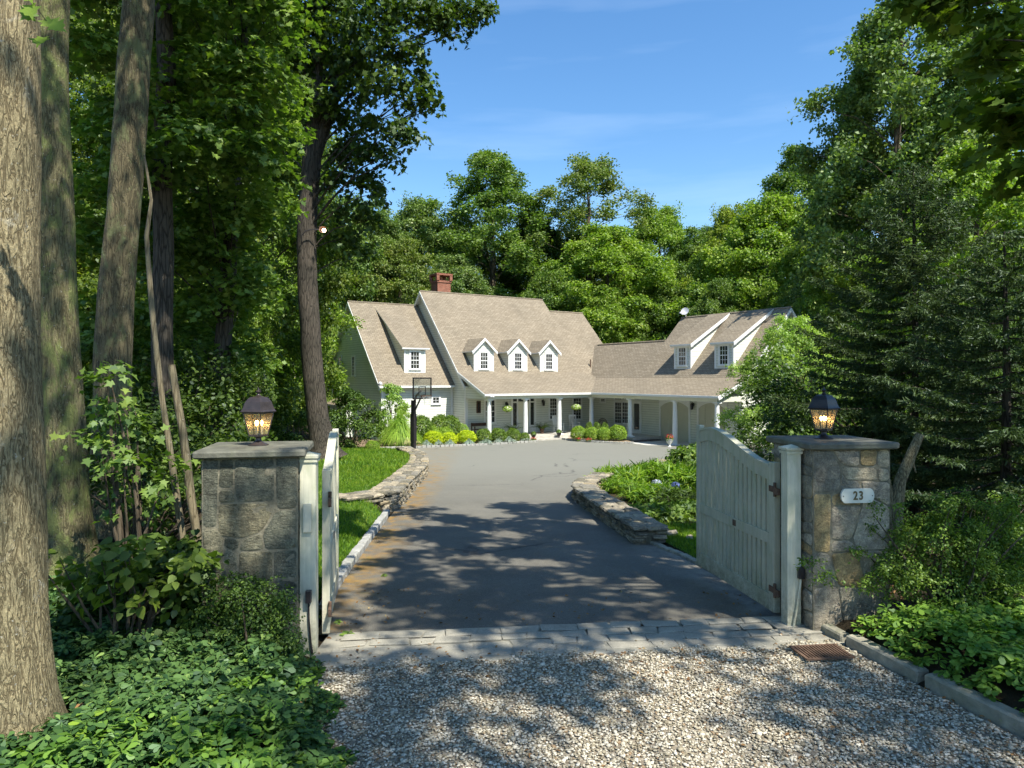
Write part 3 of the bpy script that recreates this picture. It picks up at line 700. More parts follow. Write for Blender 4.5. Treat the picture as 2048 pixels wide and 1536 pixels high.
def dry_wall(name, pl, w, h0, h1, label, seed, cap_w=1.15, base_off=0.0):
    """courses of rough stones along a line, two faces, packed core and flat cap stones"""
    rr = random.Random(seed); root = empty(name, (pl[0][0], pl[0][1], base(pl[0][1])), 0, label, 'stone wall')
    off = Vector((-pl[0][0], -pl[0][1], -base(pl[0][1])))
    tot = sum(math.dist(a, b) for a, b in zip(pl, pl[1:]))
    mb = MB(Matrix.Translation(off)); s = 0
    hh = lambda t: h0 + (h1 - h0) * t
    z = 0; rows = 5
    for r in range(rows):
        pts = poly_pts(pl, lambda: rr.uniform(.17, .36)); 
        for k, ((x, y), a) in enumerate(pts):
            t = k / len(pts); H = (hh(t) - .06) / rows; nx, ny = -math.sin(a), math.cos(a)
            for sgn in (-1, 1):
                ww = w * rr.uniform(.30, .42); ds = rr.uniform(-.05, .05)
                rough_box(mb, (x + nx * sgn * (w / 2 - ww / 2 + rr.uniform(-.02, .03)) + math.cos(a) * ds, y + ny * sgn * (w / 2 - ww / 2), base(y) + base_off - .03 + r * H + rr.uniform(-.01, .01)), rr.uniform(.2, .40), ww, H * rr.uniform(.85, 1.12), a + rr.uniform(-.12, .12), .16, rnd=rr, ch=.22)
    for k, ((x, y), a) in enumerate(poly_pts(pl, .12)):
        t = k * .12 / tot; rough_box(mb, (x, y, base(y) + base_off - .02), .16, w * .55, (hh(t) - .05), a, .02, mi=1, rnd=rr)
    mb.build('wall_stones', ['stone_wall', 'mortar'], root)
    mb = MB(Matrix.Translation(off))
    pts = poly_pts(pl, .30)
    for k, ((x, y), a) in enumerate(pts):
        t = k / len(pts); nx, ny = -math.sin(a), math.cos(a); z = base(y) + base_off + hh(t) - .07
        cuts = sorted([rr.uniform(.25, .75) for _ in range(1 if w * cap_w > .4 else 0)]); e = [0] + cuts + [1]
        if w > .55 and rr.random() < .8: e = [0, rr.uniform(.25, .38), rr.uniform(.58, .72), 1]
        for q in range(len(e) - 1):
            W2 = w * cap_w * (e[q + 1] - e[q]); cc = (e[q] + e[q + 1]) / 2 - .5
            rough_box(mb, (x + nx * w * cap_w * cc, y + ny * w * cap_w * cc, z + rr.uniform(-.008, .012)), rr.uniform(.26, .40), W2 * .97, rr.uniform(.05, .085), a + rr.uniform(-.08, .08), .12, rnd=rr, ch=.3)
    mb.build('cap_stones', 'stone_wall', root)
    return root
dry_wall('stone_wall', smoothpl([(2.17, 11.15), (1.95, 13.3), (1.70, 16.1), (1.72, 17.0), (2.1, 18.6), (3.4, 21.2), (5.4, 24.0), (7.9, 27.0), (10.2, 29.2)], 1), .50, .29, .42, 'low dry-laid stone wall curving along the right side of the driveway', 5)
dry_wall('stone_wall', smoothpl([(-3.35, 14.0), (-2.72, 14.7), (-2.72, 15.4), (-2.92, 19.5), (-3.02, 22.6), (-3.65, 27.6), (-4.3, 30.0), (-5.2, 33.2)], 1), .62, .40, .36, 'low mossy dry-laid stone wall holding up the lawn left of the driveway', 8, 1.1)
rr = random.Random(12)
for k, (x, y, s) in enumerate([(2.62, 11.5, .22), (2.85, 11.2, .17)]):
    mb = MB(); rough_box(mb, (0, 0, -.03), s, s * .7, s * .5, .4 + k, .2, rnd=rr, ch=.3)
    o = mb.build('field_stone', 'stone_wall'); o.location = (x, y, T(x, y)); tag(o, ['flat grey stone lying in the grass at the near end of the right stone wall', 'smaller field stone right of the flat one in the grass'][k], 'stone')

# ------------------------------------------------------------------ gate pillars of mortared fieldstone
def split_poly(poly, depth, rr, out, minw=.14):
    us = [p[0] for p in poly]; vs = [p[1] for p in poly]; w = max(us) - min(us); h = max(vs) - min(vs)
    area = abs(sum(poly[i][0] * poly[(i + 1) % len(poly)][1] - poly[(i + 1) % len(poly)][0] * poly[i][1] for i in range(len(poly)))) / 2
    if depth <= 0 or area < .035 or (area < .075 and rr.random() < .5): out.append(poly); return
    vert = w > h * rr.uniform(.8, 1.3)
    c = (min(us) + w * rr.uniform(.38, .62), min(vs) + h * rr.uniform(.38, .62)); tl = rr.uniform(-.22, .22)
    n = Vector((1, tl)) if vert else Vector((tl, 1)); n.normalize()
    A = []; B = []
    for i in range(len(poly)):
        p = Vector(poly[i]); q = Vector(poly[(i + 1) % len(poly)]); dp = (p - Vector(c)).dot(n); dq = (q - Vector(c)).dot(n)
        (A if dp >= 0 else B).append(tuple(p))
        if dp * dq < 0: m = p.lerp(q, dp / (dp - dq)); A.append(tuple(m)); B.append(tuple(m))
    for P in (A, B):
        if len(P) >= 3: split_poly(P, depth - 1, rr, out)
def inset(poly, d):
    n = len(poly); out = []
    cx = sum(p[0] for p in poly) / n; cy_ = sum(p[1] for p in poly) / n
    for i in range(n):
        p0 = Vector(poly[i - 1]); p = Vector(poly[i]); p1 = Vector(poly[(i + 1) % n])
        a = (p - p0).normalized(); b = (p1 - p).normalized(); na = Vector((-a.y, a.x)); nb = Vector((-b.y, b.x)); m = (na + nb)
        if m.length < 1e-6: m = na
        m.normalize(); k = d / max(.35, m.dot(na)); out.append(tuple(p + m * k))
    return out
def stone_face(mb, W, H, org, ux, n, rr, polys=None):
    """fieldstones on a face: org lower-left, ux unit along the face, n outward"""
    if polys is None:
        polys = []; split_poly([(0, 0), (W, 0), (W, H), (0, H)], 6, rr, polys)
    for P in polys:
        ar = sum(P[i][0] * P[(i + 1) % len(P)][1] - P[(i + 1) % len(P)][0] * P[i][1] for i in range(len(P)))
        if ar < 0: P = P[::-1]
        # subdivide edges and wobble them, round the corners
        Q = []
        for i in range(len(P)):
            a, b = Vector(P[i]), Vector(P[(i + 1) % len(P)]); L = (b - a).length; k = max(2, int(L / .045))
            for q in range(k):
                t = (q + .5) / k; p = a.lerp(b, t); Q.append((p.x + .006 * noise.noise(Vector((p.x * 30, p.y * 30, 1))), p.y + .006 * noise.noise(Vector((p.x * 30, p.y * 30, 7)))))
        hgt = rr.uniform(.004, .014); tx, ty = rr.uniform(-.03, .03), rr.uniform(-.015, .015)
        r0 = inset(Q, .007); cx = sum(p[0] for p in Q) / len(Q); cz = sum(p[1] for p in Q) / len(Q)
        rings = [(r0, -.01), (inset(Q, .009), hgt * .55)] + [([(cx + (p[0] - cx) * f, cz + (p[1] - cz) * f) for p in inset(Q, .018)], hgt) for f in (1.0, .66, .33)]
        V = []
        for ri, (r, z) in enumerate(rings):
            for (u, v) in r:
                zz = z + ((u - cx) * tx + (v - cz) * ty) + (noise.noise(Vector((u * 9, v * 9, org[0] * 3))) * .009 + noise.noise(Vector((u * 30, v * 30, org[0] * 3))) * .003 if ri > 1 else 0)
                V.append((org[0] + ux[0] * u + n[0] * zz, org[1] + ux[1] * u + n[1] * zz, org[2] + v))
        N = len(Q); V.append((org[0] + ux[0] * cx + n[0] * (hgt + .004), org[1] + ux[1] * cx + n[1] * (hgt + .004), org[2] + cz)); FC = []
        for ri in range(len(rings) - 1):
            for q in range(N): FC.append((ri * N + q, ri * N + (q + 1) % N, (ri + 1) * N + (q + 1) % N, (ri + 1) * N + q))
        for q in range(N): FC.append(((len(rings) - 1) * N + q, (len(rings) - 1) * N + (q + 1) % N, len(rings) * N))
        mb.raw(V, FC, 0)
def pillar(loc, rz, label, mat, seed, front=None, side=None):
    root = empty('stone_pillar', loc, rz, label, 'gate pillar'); rr = random.Random(seed); w = .385; H = 1.72
    core = MB(); c_ = w + .0015; core.box(-c_, c_, -c_, c_, -.25, H, 0); core.build('pillar_core', 'mortar', root)
    mb = MB()
    stone_face(mb, 2 * w, H, (-w, -w, 0), (1, 0), (0, -1), rr, front)
    stone_face(mb, 2 * w, H, (w, -w, 0), (0, 1), (1, 0), rr)
    stone_face(mb, 2 * w, H, (w, w, 0), (-1, 0), (0, 1), rr)
    stone_face(mb, 2 * w, H, (-w, w, 0), (0, -1), (-1, 0), rr, side)
    o = mb.build('stonework', mat, root, smooth=True)
    cp = MB(); rough_box(cp, (0, 0, H), .90, .90, .065, 0, .008, rnd=rr, ch=.2)
    c = cp.build('cap_slab', 'bluestone', root, bevel=.004)
    return root
def scl(polys, W=.77, H=1.72): return [[(u * W, v * H) for u, v in P] for P in polys]
# stone layout copied from the photo (fractions of the face, v up)
LF = scl([[(0, .66), (.16, .66), (.18, 1), (0, 1)], [(.16, .85), (.33, .85), (.33, 1), (.18, 1)], [(.16, .78), (.36, .78), (.33, .85), (.16, .85)], [(.33, .85), (.36, .78), (.77, .78), (.76, 1), (.33, 1)], [(.77, .74), (1, .74), (1, 1), (.76, 1)],
          [(.16, .62), (.40, .60), (.62, .63), (.77, .74), (.77, .78), (.16, .78)], [(0, .44), (.22, .44), (.22, .62), (.16, .66), (0, .66)], [(.22, .56), (.37, .54), (.40, .60), (.22, .62)], [(.37, .54), (.65, .54), (.62, .63), (.40, .60)], [(.62, .63), (.65, .54), (1, .54), (1, .74), (.77, .74)],
          [(.22, .42), (.37, .42), (.37, .54), (.22, .56)], [(.37, .38), (.74, .40), (.74, .54), (.37, .54)], [(.74, .40), (1, .38), (1, .54), (.74, .54)], [(0, .2), (.3, .22), (.22, .44), (0, .44)], [(.3, .22), (.6, .20), (.74, .40), (.37, .38), (.37, .42), (.22, .42)], [(.6, .2), (1, .18), (1, .38), (.74, .40)], [(0, 0), (.45, 0), (.3, .22), (0, .2)], [(.45, 0), (1, 0), (1, .18), (.6, .2), (.3, .22)]])
RF = scl([[(0, .76), (.34, .76), (.37, .88), (.24, 1), (0, 1)], [(.24, 1), (.37, .91), (.60, .90), (.60, 1)], [(.60, .91), (.82, .90), (.84, 1), (.60, 1)], [(.82, .90), (1, .89), (1, 1), (.84, 1)], [(.37, .88), (.42, .83), (.84, .82), (.82, .90), (.60, .90), (.37, .91)], [(.84, .82), (1, .82), (1, .89), (.82, .90)], [(.37, .88), (.34, .76), (.64, .76), (.60, .83), (.42, .83)], [(.64, .76), (1, .68), (1, .82), (.84, .82), (.60, .83)],
          [(0, .44), (.22, .43), (.24, .76), (0, .76)], [(.24, .76), (.23, .69), (.64, .69), (.64, .76)], [(.23, .69), (.235, .50), (.50, .50), (.56, .58), (.64, .69)], [(.56, .58), (.50, .50), (.58, .44), (1, .44), (1, .68), (.64, .76), (.64, .69)], [(.22, .43), (.58, .44), (.50, .50), (.235, .50)], [(0, .24), (.32, .25), (.22, .43), (0, .44)], [(.32, .25), (.7, .23), (.58, .44), (.22, .43)], [(.7, .23), (1, .22), (1, .44), (.58, .44)], [(0, 0), (.4, 0), (.32, .25), (0, .24)], [(.4, 0), (1, 0), (1, .22), (.7, .23), (.32, .25)]])
pillar((-2.29, 6.31, 0), math.radians(11), 'dark stone gate pillar with a slab cap left of the driveway entrance', 'stone_grey', 21, LF)
pillar((3.18, 7.02, 0), math.radians(6), 'tan and grey stone gate pillar with a slab cap, carrying the number plate 23', 'stone_warm', 34, RF)

# number plate
pl = empty('number_plate', (3.18 + .39 * math.sin(math.radians(6)) + .035, 7.02 - .39 * math.cos(math.radians(6)) - .03, 1.285), math.radians(6), 'white oval-ended house number plate reading 23 on the right stone pillar', 'house number')
mb = MB(); pts = []
for k in range(-6, 7): a = math.pi / 2 * k / 6 * .8; pts.append((.115 + .05 * math.cos(a), .068 * math.sin(a) / math.sin(math.pi / 2 * .8)))
pts += [(-x, -z) for x, z in pts]
mb.prism(pts, 'y', -.012, .012); mb.build('plate', 'sign_face', pl, bevel=.003)
for k, sx in enumerate((-.145, .145)):
    mb = MB(Matrix.Translation((sx, -.014, 0)) @ Matrix.Rotation(math.pi / 2, 4, 'X')); mb.lathe([(.005, -.002), (.005, .002)], n=8); mb.build('screw', 'black_metal', pl)
for ch, x in (('2', -.026), ('3', .030)):
    cu = bpy.data.curves.new('numeral', 'FONT'); cu.body = ch; cu.size = .108; cu.align_x = 'CENTER'; cu.align_y = 'CENTER'; cu.extrude = .003; cu.offset = .0022
    o = bpy.data.objects.new('tmp', cu); dg = bpy.context.evaluated_depsgraph_get(); COL.objects.link(o); dg.update()
    me = bpy.data.meshes.new_from_object(o.evaluated_get(dg)); COL.objects.unlink(o); me.materials.clear(); me.materials.append(MATS['gold_figure'])
    n = bpy.data.objects.new('numeral', me); link(n, pl); n.location = (x, -.016, 0); n.rotation_euler = (math.pi / 2, 0, 0); n.scale = (.82, 1.05, 1)

# ------------------------------------------------------------------ lanterns on the pillars
def lantern(loc, rz, label, mat):
    root = empty('pillar_lantern', loc, rz, label, 'lantern', 'lit lanterns on the gate pillars'); q = math.pi / 4; r2 = math.sqrt(2)
    mb = MB(); mb.lathe([(.090, 0), (.090, .008), (.070, .014), (.052, .026), (.030, .040), (.026, .050), (.026, .072), (.040, .080), (.055, .088)], n=20); mb.build('base', mat, root, smooth=True)
    mb = MB(); b, t, z0, z1 = .056, .094, .088, .300
    for a in range(4):
        R = Matrix.Rotation(a * math.pi / 2, 4, 'Z'); m2 = MB(R)
        m2.tube([(b, b, z0), (t, t, z1)], .0065, 4); m2.box(-b, b, -b - .005, -b + .005, z0 - .004, z0 + .010); m2.box(-t, t, -t - .006, -t + .006, z1 - .010, z1)
        m2.tube([(0, -b, z0), (0, -t, z1)], .0022, 4); zc = .185; w = b + (t - b) * .48; m2.tube([(-w, -w - .001, zc + .012), (w, -w - .001, zc + .012)], .0022, 4)
        mb.raw([v for v in m2.V], m2.F)
    mb.box(-b, b, -b, b, z0 - .006, z0); mb.build('cage', mat, root)
    mb = MB(); e = .003
    for a in range(4):
        m2 = MB(Matrix.Rotation(a * math.pi / 2, 4, 'Z')); m2.raw([(-b, -b + e, z0), (b, -b + e, z0), (t, -t + e, z1), (-t, -t + e, z1)], [(0, 1, 2, 3)]); mb.raw(m2.V, m2.F)
    mb.build('glass', 'lamp_glass', root)
    mb = MB(); pr = [(.108, .300), (.112, .308), (.102, .322), (.094, .345), (.088, .370), (.081, .395), (.068, .418), (.055, .435), (.028, .444), (.018, .446)]
    mb.lathe([(r * r2, z) for r, z in pr], n=4, rot=q); mb.build('hood', mat, root, bevel=.002)
    mb = MB(); mb.lathe([(.022, .444), (.024, .452), (.013, .460), (.011, .468), (.022, .480), (.024, .488), (.014, .496), (.007, .502), (.005, .518), (.002, .525)], n=12); mb.tube([(-.02, 0, .49), (.02, 0, .502)], .006, 6); mb.build('finial', mat, root, smooth=True)
    for k in range(3):
        a = k * 2.094 + .5; cx, cy_ = .028 * math.cos(a), .028 * math.sin(a); mb = MB(); mb.lathe([(.009, .10), (.009, .175)], (cx, cy_, 0), 8); s = mb.build('candle', 'cream_paint', root)
        mb = MB(); mb.ball((cx, cy_, .203), .0125, 8, 0, 1.9); mb.build('bulb', 'bulb_lit', s, smooth=True)
    return root
lantern((-2.30, 6.35, 1.785), math.radians(-17), 'lit brown lantern standing on the left gate pillar', 'bronze_metal')
lantern((3.14, 7.05, 1.785), math.radians(36), 'lit black lantern standing on the right gate pillar', 'black_metal')

# ------------------------------------------------------------------ gate posts and gates
def post(loc, rz, label, mat='gate_paint_bright'):
    r = empty('gate_post', loc, rz, label, 'gate post'); s = .068
    mb = MB(); mb.box(-s, s, -s, s, -.15, 1.70); mb.build('post_shaft', mat, r, bevel=.004)
    mb = MB(); mb.box(-s - .012, s + .012, -s - .012, s + .012, 1.665, 1.69); c = s + .02
    mb.raw([(-c, -c, 1.70), (c, -c, 1.70), (c, c, 1.70), (-c, c, 1.70), (-c, -c, 1.722), (c, -c, 1.722), (c, c, 1.722), (-c, c, 1.722), (0, 0, 1.752)], [(3, 2, 1, 0), (0, 1, 5, 4), (1, 2, 6, 5), (2, 3, 7, 6), (3, 0, 4, 7), (4, 5, 8), (5, 6, 8), (6, 7, 8), (7, 4, 8)])
    mb.build('post_cap', mat, r); return r
p1 = post((-1.78, 6.14, 0), math.radians(6), 'white painted timber gate post beside the left stone pillar')
mb = MB(); mb.box(-.035, .035, -.095, -.068, 1.06, 1.31); mb.build('keypad_box', 'plastic_box', p1, bevel=.004)
mb = MB(); mb.box(-.01, .035, -.12, -.068, .455, .56); mb.build('junction_box', 'black_metal', p1, bevel=.003)
mb = MB(); mb.tube([(.012, -.09, .46), (.014, -.085, .3), (.03, -.085, .1), (.05, -.10, 0)], .008, 6); mb.build('cable', 'black_metal', p1)
p2 = post((2.71, 6.80, 0), math.radians(4), 'white painted timber gate post beside the right stone pillar')
mb = MB(); mb.box(.03, .085, -.11, -.05, .47, .58); mb.box(.035, .05, -.115, -.11, .48, .57); mb.build('junction_box', 'black_metal', p2, bevel=.003)
mb = MB(); mb.tube([(.057, -.08, .47), (.05, -.085, .40), (.02, -.085, .2), (-.02, -.09, 0)], .011, 7); mb.build('conduit', 'gate_paint_bright', p2, smooth=True)

def gate(hinge, free, label, side, mat):
    """local x runs from the hinge stile to the free stile; side = sign of local y that faces the drive"""
    h = Vector(hinge); f = Vector(free); d = f - h; L = math.hypot(d.x, d.y); root = empty('driveway_gate', h, math.atan2(d.y, d.x), label, 'gate')
    sl = 0.0; y = .022
    def ztop(x):  # ogee top line: low at the hinge, swept up to the free end
        t = x / L; return 1.50 + .26 * sstep(.10, .82, t) - .035 * sstep(.82, 1, t) + .03 * math.sin(math.pi * t)
    b0 = .04
    mb = MB(); mb.box(0, .10, -.034, .034, b0, 1.545); mb.build('stile', mat, root, bevel=.004)
    mb = MB(); mb.box(L - .09, L, -.034, .034, b0, 1.80); mb.build('stile', mat, root, bevel=.004)
    mb = MB(); N = 24; V = []; FC = []
    for i in range(N + 1):
        x = .1 + (L - .19) * i / N; zt = ztop(x); hb = zt - .145
        V += [(x, -.03, hb), (x, .03, hb), (x, .03, zt - .012), (x, .042, zt - .010), (x, .042, zt + .018), (x, -.042, zt + .018), (x, -.042, zt - .010), (x, -.03, zt - .012)]
    for i in range(N):
        for q in range(8): FC.append((i * 8 + q, i * 8 + (q + 1) % 8, i * 8 + 8 + (q + 1) % 8, i * 8 + 8 + q))
    FC += [list(range(8))[::-1], [N * 8 + q for q in range(8)]]; FC = [q[::-1] for q in FC]
    mb.raw(V, FC); mb.build('top_rail', mat, root)
    mb = MB(); mb.box(.1, L - .09, -.028, .028, .71, .82); mb.build('middle_rail', mat, root, bevel=.003)
    mb = MB(); mb.box(.1, L - .09, -.028, .028, b0, .20); mb.build('bottom_rail', mat, root, bevel=.003)
    n = 17; p = (L - .19) / n; mb = MB()
    for i in range(n):
        x = .1 + p * (i + .16); x2 = x + p * .68
        mb.box(x, x2, -.013, .013, .20, .71); zz = min(ztop(x), ztop(x2)) - .145
        mb.box(x, x2, -.013, .013, .82, zz + .01)
    mb.build('pickets', mat, root, bevel=.002)
    for z in (.27, 1.28):
        mb = MB(); mb.box(-.014, .085, side * .036 if side > 0 else -.046, .046 if side > 0 else side * .036, z - .03, z + .03)
        mb.lathe([(.016, -.07), (.016, .07)], (-.02, side * .038, z), 10); mb.box(-.10, -.02, side * .038 - .012, side * .038 + .012, z - .045, z + .02)
        mb.build('hinge', 'rust', root, bevel=.002)
    mb = MB(); xm = L * .44; mb.box(xm, xm + .07, side * .028 - .006, side * .028 + .006, .735, .80); mb.build('latch_plate', 'rust', root)
    return root
gate((2.66, 7.02, 0), (2.37, 8.88, 0), 'grey-white picket gate leaf with a swept top, standing open on the right', 1, 'gate_paint')
gate((-1.715, 6.45, 0), (-2.07, 8.22, 0), 'white picket gate leaf seen edge-on, standing open on the left', -1, 'gate_paint_bright')

# drainage grate in the gravel
mb = MB(); 
for k in range(15): mb.box(-.20 + k * .028, -.186 + k * .028, -.13, .13, 0.0, .012)
mb.box(-.215, .215, -.15, -.13, 0, .014); mb.box(-.215, .215, .13, .15, 0, .014); mb.box(-.215, -.200, -.13, .13, 0, .014); mb.box(.205, .215, -.13, .13, 0, .014)
o = mb.build('drain_grate', 'rust'); o.location = (2.66, 6.02, .034); o.rotation_euler = (0, 0, .12); tag(o, 'rusty drain grate set in the gravel beside the kerb', 'drain grate')
# ------------------------------------------------------------------ the house
HR = math.atan2(0.5369, 0.8437); HO = Vector((5.304, 47.0, 0.0)); GZ = -1.67; FZ = -1.35
ux_, uy_ = Vector((.8437, .5369)), Vector((-.5369, .8437))
def hX(px, Y):                     # house x of photo column px on the plane y = Y
    k = (px - CX) / F; ax = HO.x + uy_.x * Y; ay = HO.y + uy_.y * Y
    return (k * ay - ax) / (ux_.x - k * ux_.y)
def hY(px, X):
    k = (px - CX) / F; ax = HO.x + ux_.x * X; ay = HO.y + ux_.y * X
    return (k * ay - ax) / (uy_.x - k * uy_.y)
def hZ(py, X, Y): return CH - (py - HY) / F * (HO.y + ux_.y * X + uy_.y * Y)
def hW(X, Y, Z=0): return Vector((HO.x + ux_.x * X + uy_.x * Y, HO.y + ux_.y * X + uy_.y * Y, Z))

house = empty('house', HO, HR, 'cream clapboard house with tan shingle roofs, dormers and a columned porch', 'house')
Ym = 2.95                                            # front wall under the porch
zm = lambda Y: Y - 0.71                              # main roof plane
zl = lambda Y: Y - 2.53                              # left wing plane
zw = lambda X: 2.36 + 1.05 * (X - 2.46)              # garage wing plane
# walls
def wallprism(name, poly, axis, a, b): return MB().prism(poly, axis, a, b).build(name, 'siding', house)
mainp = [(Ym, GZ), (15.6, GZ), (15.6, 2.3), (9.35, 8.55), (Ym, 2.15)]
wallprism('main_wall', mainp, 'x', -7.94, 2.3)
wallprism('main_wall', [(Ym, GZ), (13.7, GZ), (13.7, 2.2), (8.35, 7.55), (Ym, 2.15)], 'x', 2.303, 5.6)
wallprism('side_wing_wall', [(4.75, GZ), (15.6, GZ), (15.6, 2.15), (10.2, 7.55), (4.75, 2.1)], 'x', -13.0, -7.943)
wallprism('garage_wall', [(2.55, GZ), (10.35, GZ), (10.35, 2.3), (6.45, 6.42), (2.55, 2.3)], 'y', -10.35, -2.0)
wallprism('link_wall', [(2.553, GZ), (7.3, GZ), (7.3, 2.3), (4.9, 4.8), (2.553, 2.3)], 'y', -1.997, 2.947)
# roofs: slabs of shingle with white rake and eave boards
def slab(name, q, th=.10, mats=('shingle', 'white_paint'), parent=None):
    """q: four corners (eave a, eave b, ridge b, ridge a), shingle top, painted underside and edges"""
    q = [Vector(p) for p in q]; n = (q[1] - q[0]).cross(q[3] - q[0]).normalized()
    if n.z < 0: n = -n; q = [q[1], q[0], q[3], q[2]]
    V = q + [p - Vector((0, 0, th)) for p in q]
    mb = MB(); mb.raw(V, [(0, 1, 2, 3)], 0); mb.raw(V, [(7, 6, 5, 4)], 1)
    mb.raw(V, [(0, 4, 5, 1), (1, 5, 6, 2), (2, 6, 7, 3), (3, 7, 4, 0)], 1)
    return mb.build(name, list(mats), parent or house)
def rake(name, X, pts, w=.22, t=.05, parent=None, axis='x'):
    """fascia board that follows a roof edge: pts list of (Y, z)"""
    mb = MB()
    for (y0, z0), (y1, z1) in zip(pts, pts[1:]):
        mb.prism([(y0, z0 - .03), (y1, z1 - .03), (y1, z1 - .03 - w), (y0, z0 - .03 - w)], axis, X - t / 2, X + t / 2)
    return mb.build(name, 'white_paint', parent or house)
XL0 = -8.24
slab('main_roof', [(XL0, 2.55, zm(2.55)), (2.57, 2.55, zm(2.55)), (2.57, 9.35, 8.64), (XL0, 9.35, 8.64)])
slab('main_roof', [(2.57, 15.9, 2.09), (XL0, 15.9, 2.09), (XL0, 9.35, 8.64), (2.57, 9.35, 8.64)])
slab('main_roof', [(2.574, 2.55, zm(2.55) - .004), (5.85, 2.55, zm(2.55) - .004), (5.85, 8.35, 7.636), (2.574, 8.35, 7.636)])
slab('main_roof', [(5.85, 14.0, 1.98), (2.574, 14.0, 1.98), (2.574, 8.35, 7.636), (5.85, 8.35, 7.636)])
slab('porch_roof', [(XL0, 0, 1.39), (2.55, 0, 1.39), (2.55, 3.50, 2.775), (XL0, 3.50, 2.775)])
slab('side_wing_roof', [(-13.28, 4.40, 1.87), (-7.95, 4.40, 1.87), (-7.95, 10.2, 7.67), (-13.28, 10.2, 7.67)])
slab('side_wing_roof', [(-7.95, 16.0, 1.87), (-13.28, 16.0, 1.87), (-13.28, 10.2, 7.67), (-7.95, 10.2, 7.67)])
slab('garage_porch_roof', [(0, -10.9, 1.392), (0, 3.2, 1.392), (2.5, 3.2, 2.385), (2.5, -10.9, 2.385)])
slab('garage_roof', [(2.3, -10.75, zw(2.3)), (2.3, -2.0, zw(2.3)), (6.45, -2.0, zw(6.45)), (6.45, -10.75, zw(6.45))])
slab('garage_roof', [(10.7, -2.0, 2.09), (10.7, -10.75, 2.09), (6.45, -10.75, zw(6.45)), (6.45, -2.0, zw(6.45))])
slab('link_roof', [(2.3, -1.996, zw(2.3) - .003), (2.3, 6.2, zw(2.3) - .003), (4.9, 6.2, zw(4.9) - .003), (4.9, -1.996, zw(4.9) - .003)])
slab('link_roof', [(7.5, 6.2, 2.2), (7.5, -1.996, 2.2), (4.9, -1.996, zw(4.9) - .003), (4.9, 6.2, zw(4.9) - .003)])
# ridge caps
for a, b_ in (((XL0, 9.35, 8.64), (2.57, 9.35, 8.64)), ((2.6, 8.35, 7.64), (5.85, 8.35, 7.64)), ((-13.28, 10.2, 7.67), (-8.0, 10.2, 7.67)), ((6.45, -10.75, 6.55), (6.45, -2.0, 6.55)), ((4.9, -2.0, 4.92), (4.9, 5.2, 4.92))):
    MB().tube([a, b_], .07, 6).build('ridge_cap', 'shingle', house)
# valley flashing is the meeting of the two porch roofs; rake boards
rake('rake_board', XL0, [(2.55, zm(2.55)), (9.35, 8.64), (15.9, 2.09)], .24); rake('rake_board', XL0 - .002, [(0, 1.39), (3.5, 2.775)], .2)
rake('rake_board', -13.28, [(4.4, 1.87), (10.2, 7.67), (16.0, 1.87)], .24)
rake('rake_board', 5.85, [(2.55, 1.84), (8.35, 7.636)], .2)
rake('rake_board', -10.75, [(2.3, zw(2.3)), (6.45, 6.55), (10.7, 2.09)], .24, axis='y'); rake('rake_board', -10.9, [(0, 1.39), (2.5, 2.385)], .2, axis='y')
# porch gable triangle on the left end
MB().prism([(.25, 1.05), (Ym, 1.05), (Ym, 2.42), (.25, 1.36)], 'x', -8.02, -7.97).build('porch_gable', 'siding', house)
# porch ceiling, frieze beam, gutters, floors
mb = MB(); mb.box(-7.95, 2.5, .12, Ym, 1.33, 1.35); mb.box(.12, 2.5, -10.5, .118, 1.331, 1.351); mb.build('porch_ceiling', 'white_paint', house)
mb = MB(); mb.box(-8.0, .10, .12, .42, 1.06, 1.325); mb.box(.12, .42, -10.7, .12, 1.062, 1.327); mb.box(-8.0, -7.75, .42, Ym - .002, 1.06, 1.325); mb.box(.42, 2.545, -10.7, -10.45, 1.06, 1.327); mb.build('porch_beam', 'cream_paint', house)
mb = MB(); mb.box(-8.3, -.03, -.10, .02, 1.27, 1.385); mb.box(-.10, .02, -10.95, -.03, 1.268, 1.383); mb.box(-13.3, -8.1, 4.28, 4.40, 1.74, 1.86); mb.build('gutter', 'white_paint', house)
for x, y, z0, z1 in ((-8.0, 2.87, GZ, 1.72), (-7.9, 4.68, GZ, 1.74)): MB().tube([(x, y, z0), (x, y, z1)], .045, 6).build('downspout', 'white_paint', house)
mb = MB(); mb.box(-8.05, .06, .06, Ym - .002, GZ - .1, FZ); mb.box(.0, 2.545, -4.1, .058, GZ - .1, FZ - .002); mb.build('porch_floor', 'flagstone', house)
mb = MB(); mb.box(-.35, 2.0, -4.55, -4.103, GZ - .1, FZ - .16); mb.box(-.35, -.003, -4.1, -2.6, GZ - .1, FZ - .16); mb.build('porch_step', 'dark_slate', house)
mb = MB(); mb.box(-5.0 + .05, -1.9, -.45, .055, GZ - .1, FZ - .15); mb.box(-2.0 + .003, 0.0, -.9, .053, GZ - .1, FZ - .20); mb.build('porch_step', 'flagstone', house)
mb = MB(); mb.box(-.9, 2.54, -11.4, -4.56, GZ - .2, GZ + .09); mb.build('garage_apron', 'concrete', house)
# corner boards
for x0, x1, y0, y1, z1 in ((-7.96, -7.80, Ym - .02, Ym + .1, 1.32), (-13.02, -12.88, 4.73, 4.9, 2.0), (-8.12, -7.96, 4.72, 4.745, 1.8), (-7.965, -7.942, 2.94, 3.1, 2.1)):
    MB().box(x0, x1, y0, y1, GZ, z1).build('corner_board', 'white_paint', house)
MB().box(2.52, 2.548, -10.37, -10.2, GZ, 1.3).build('corner_board', 'white_paint', house)
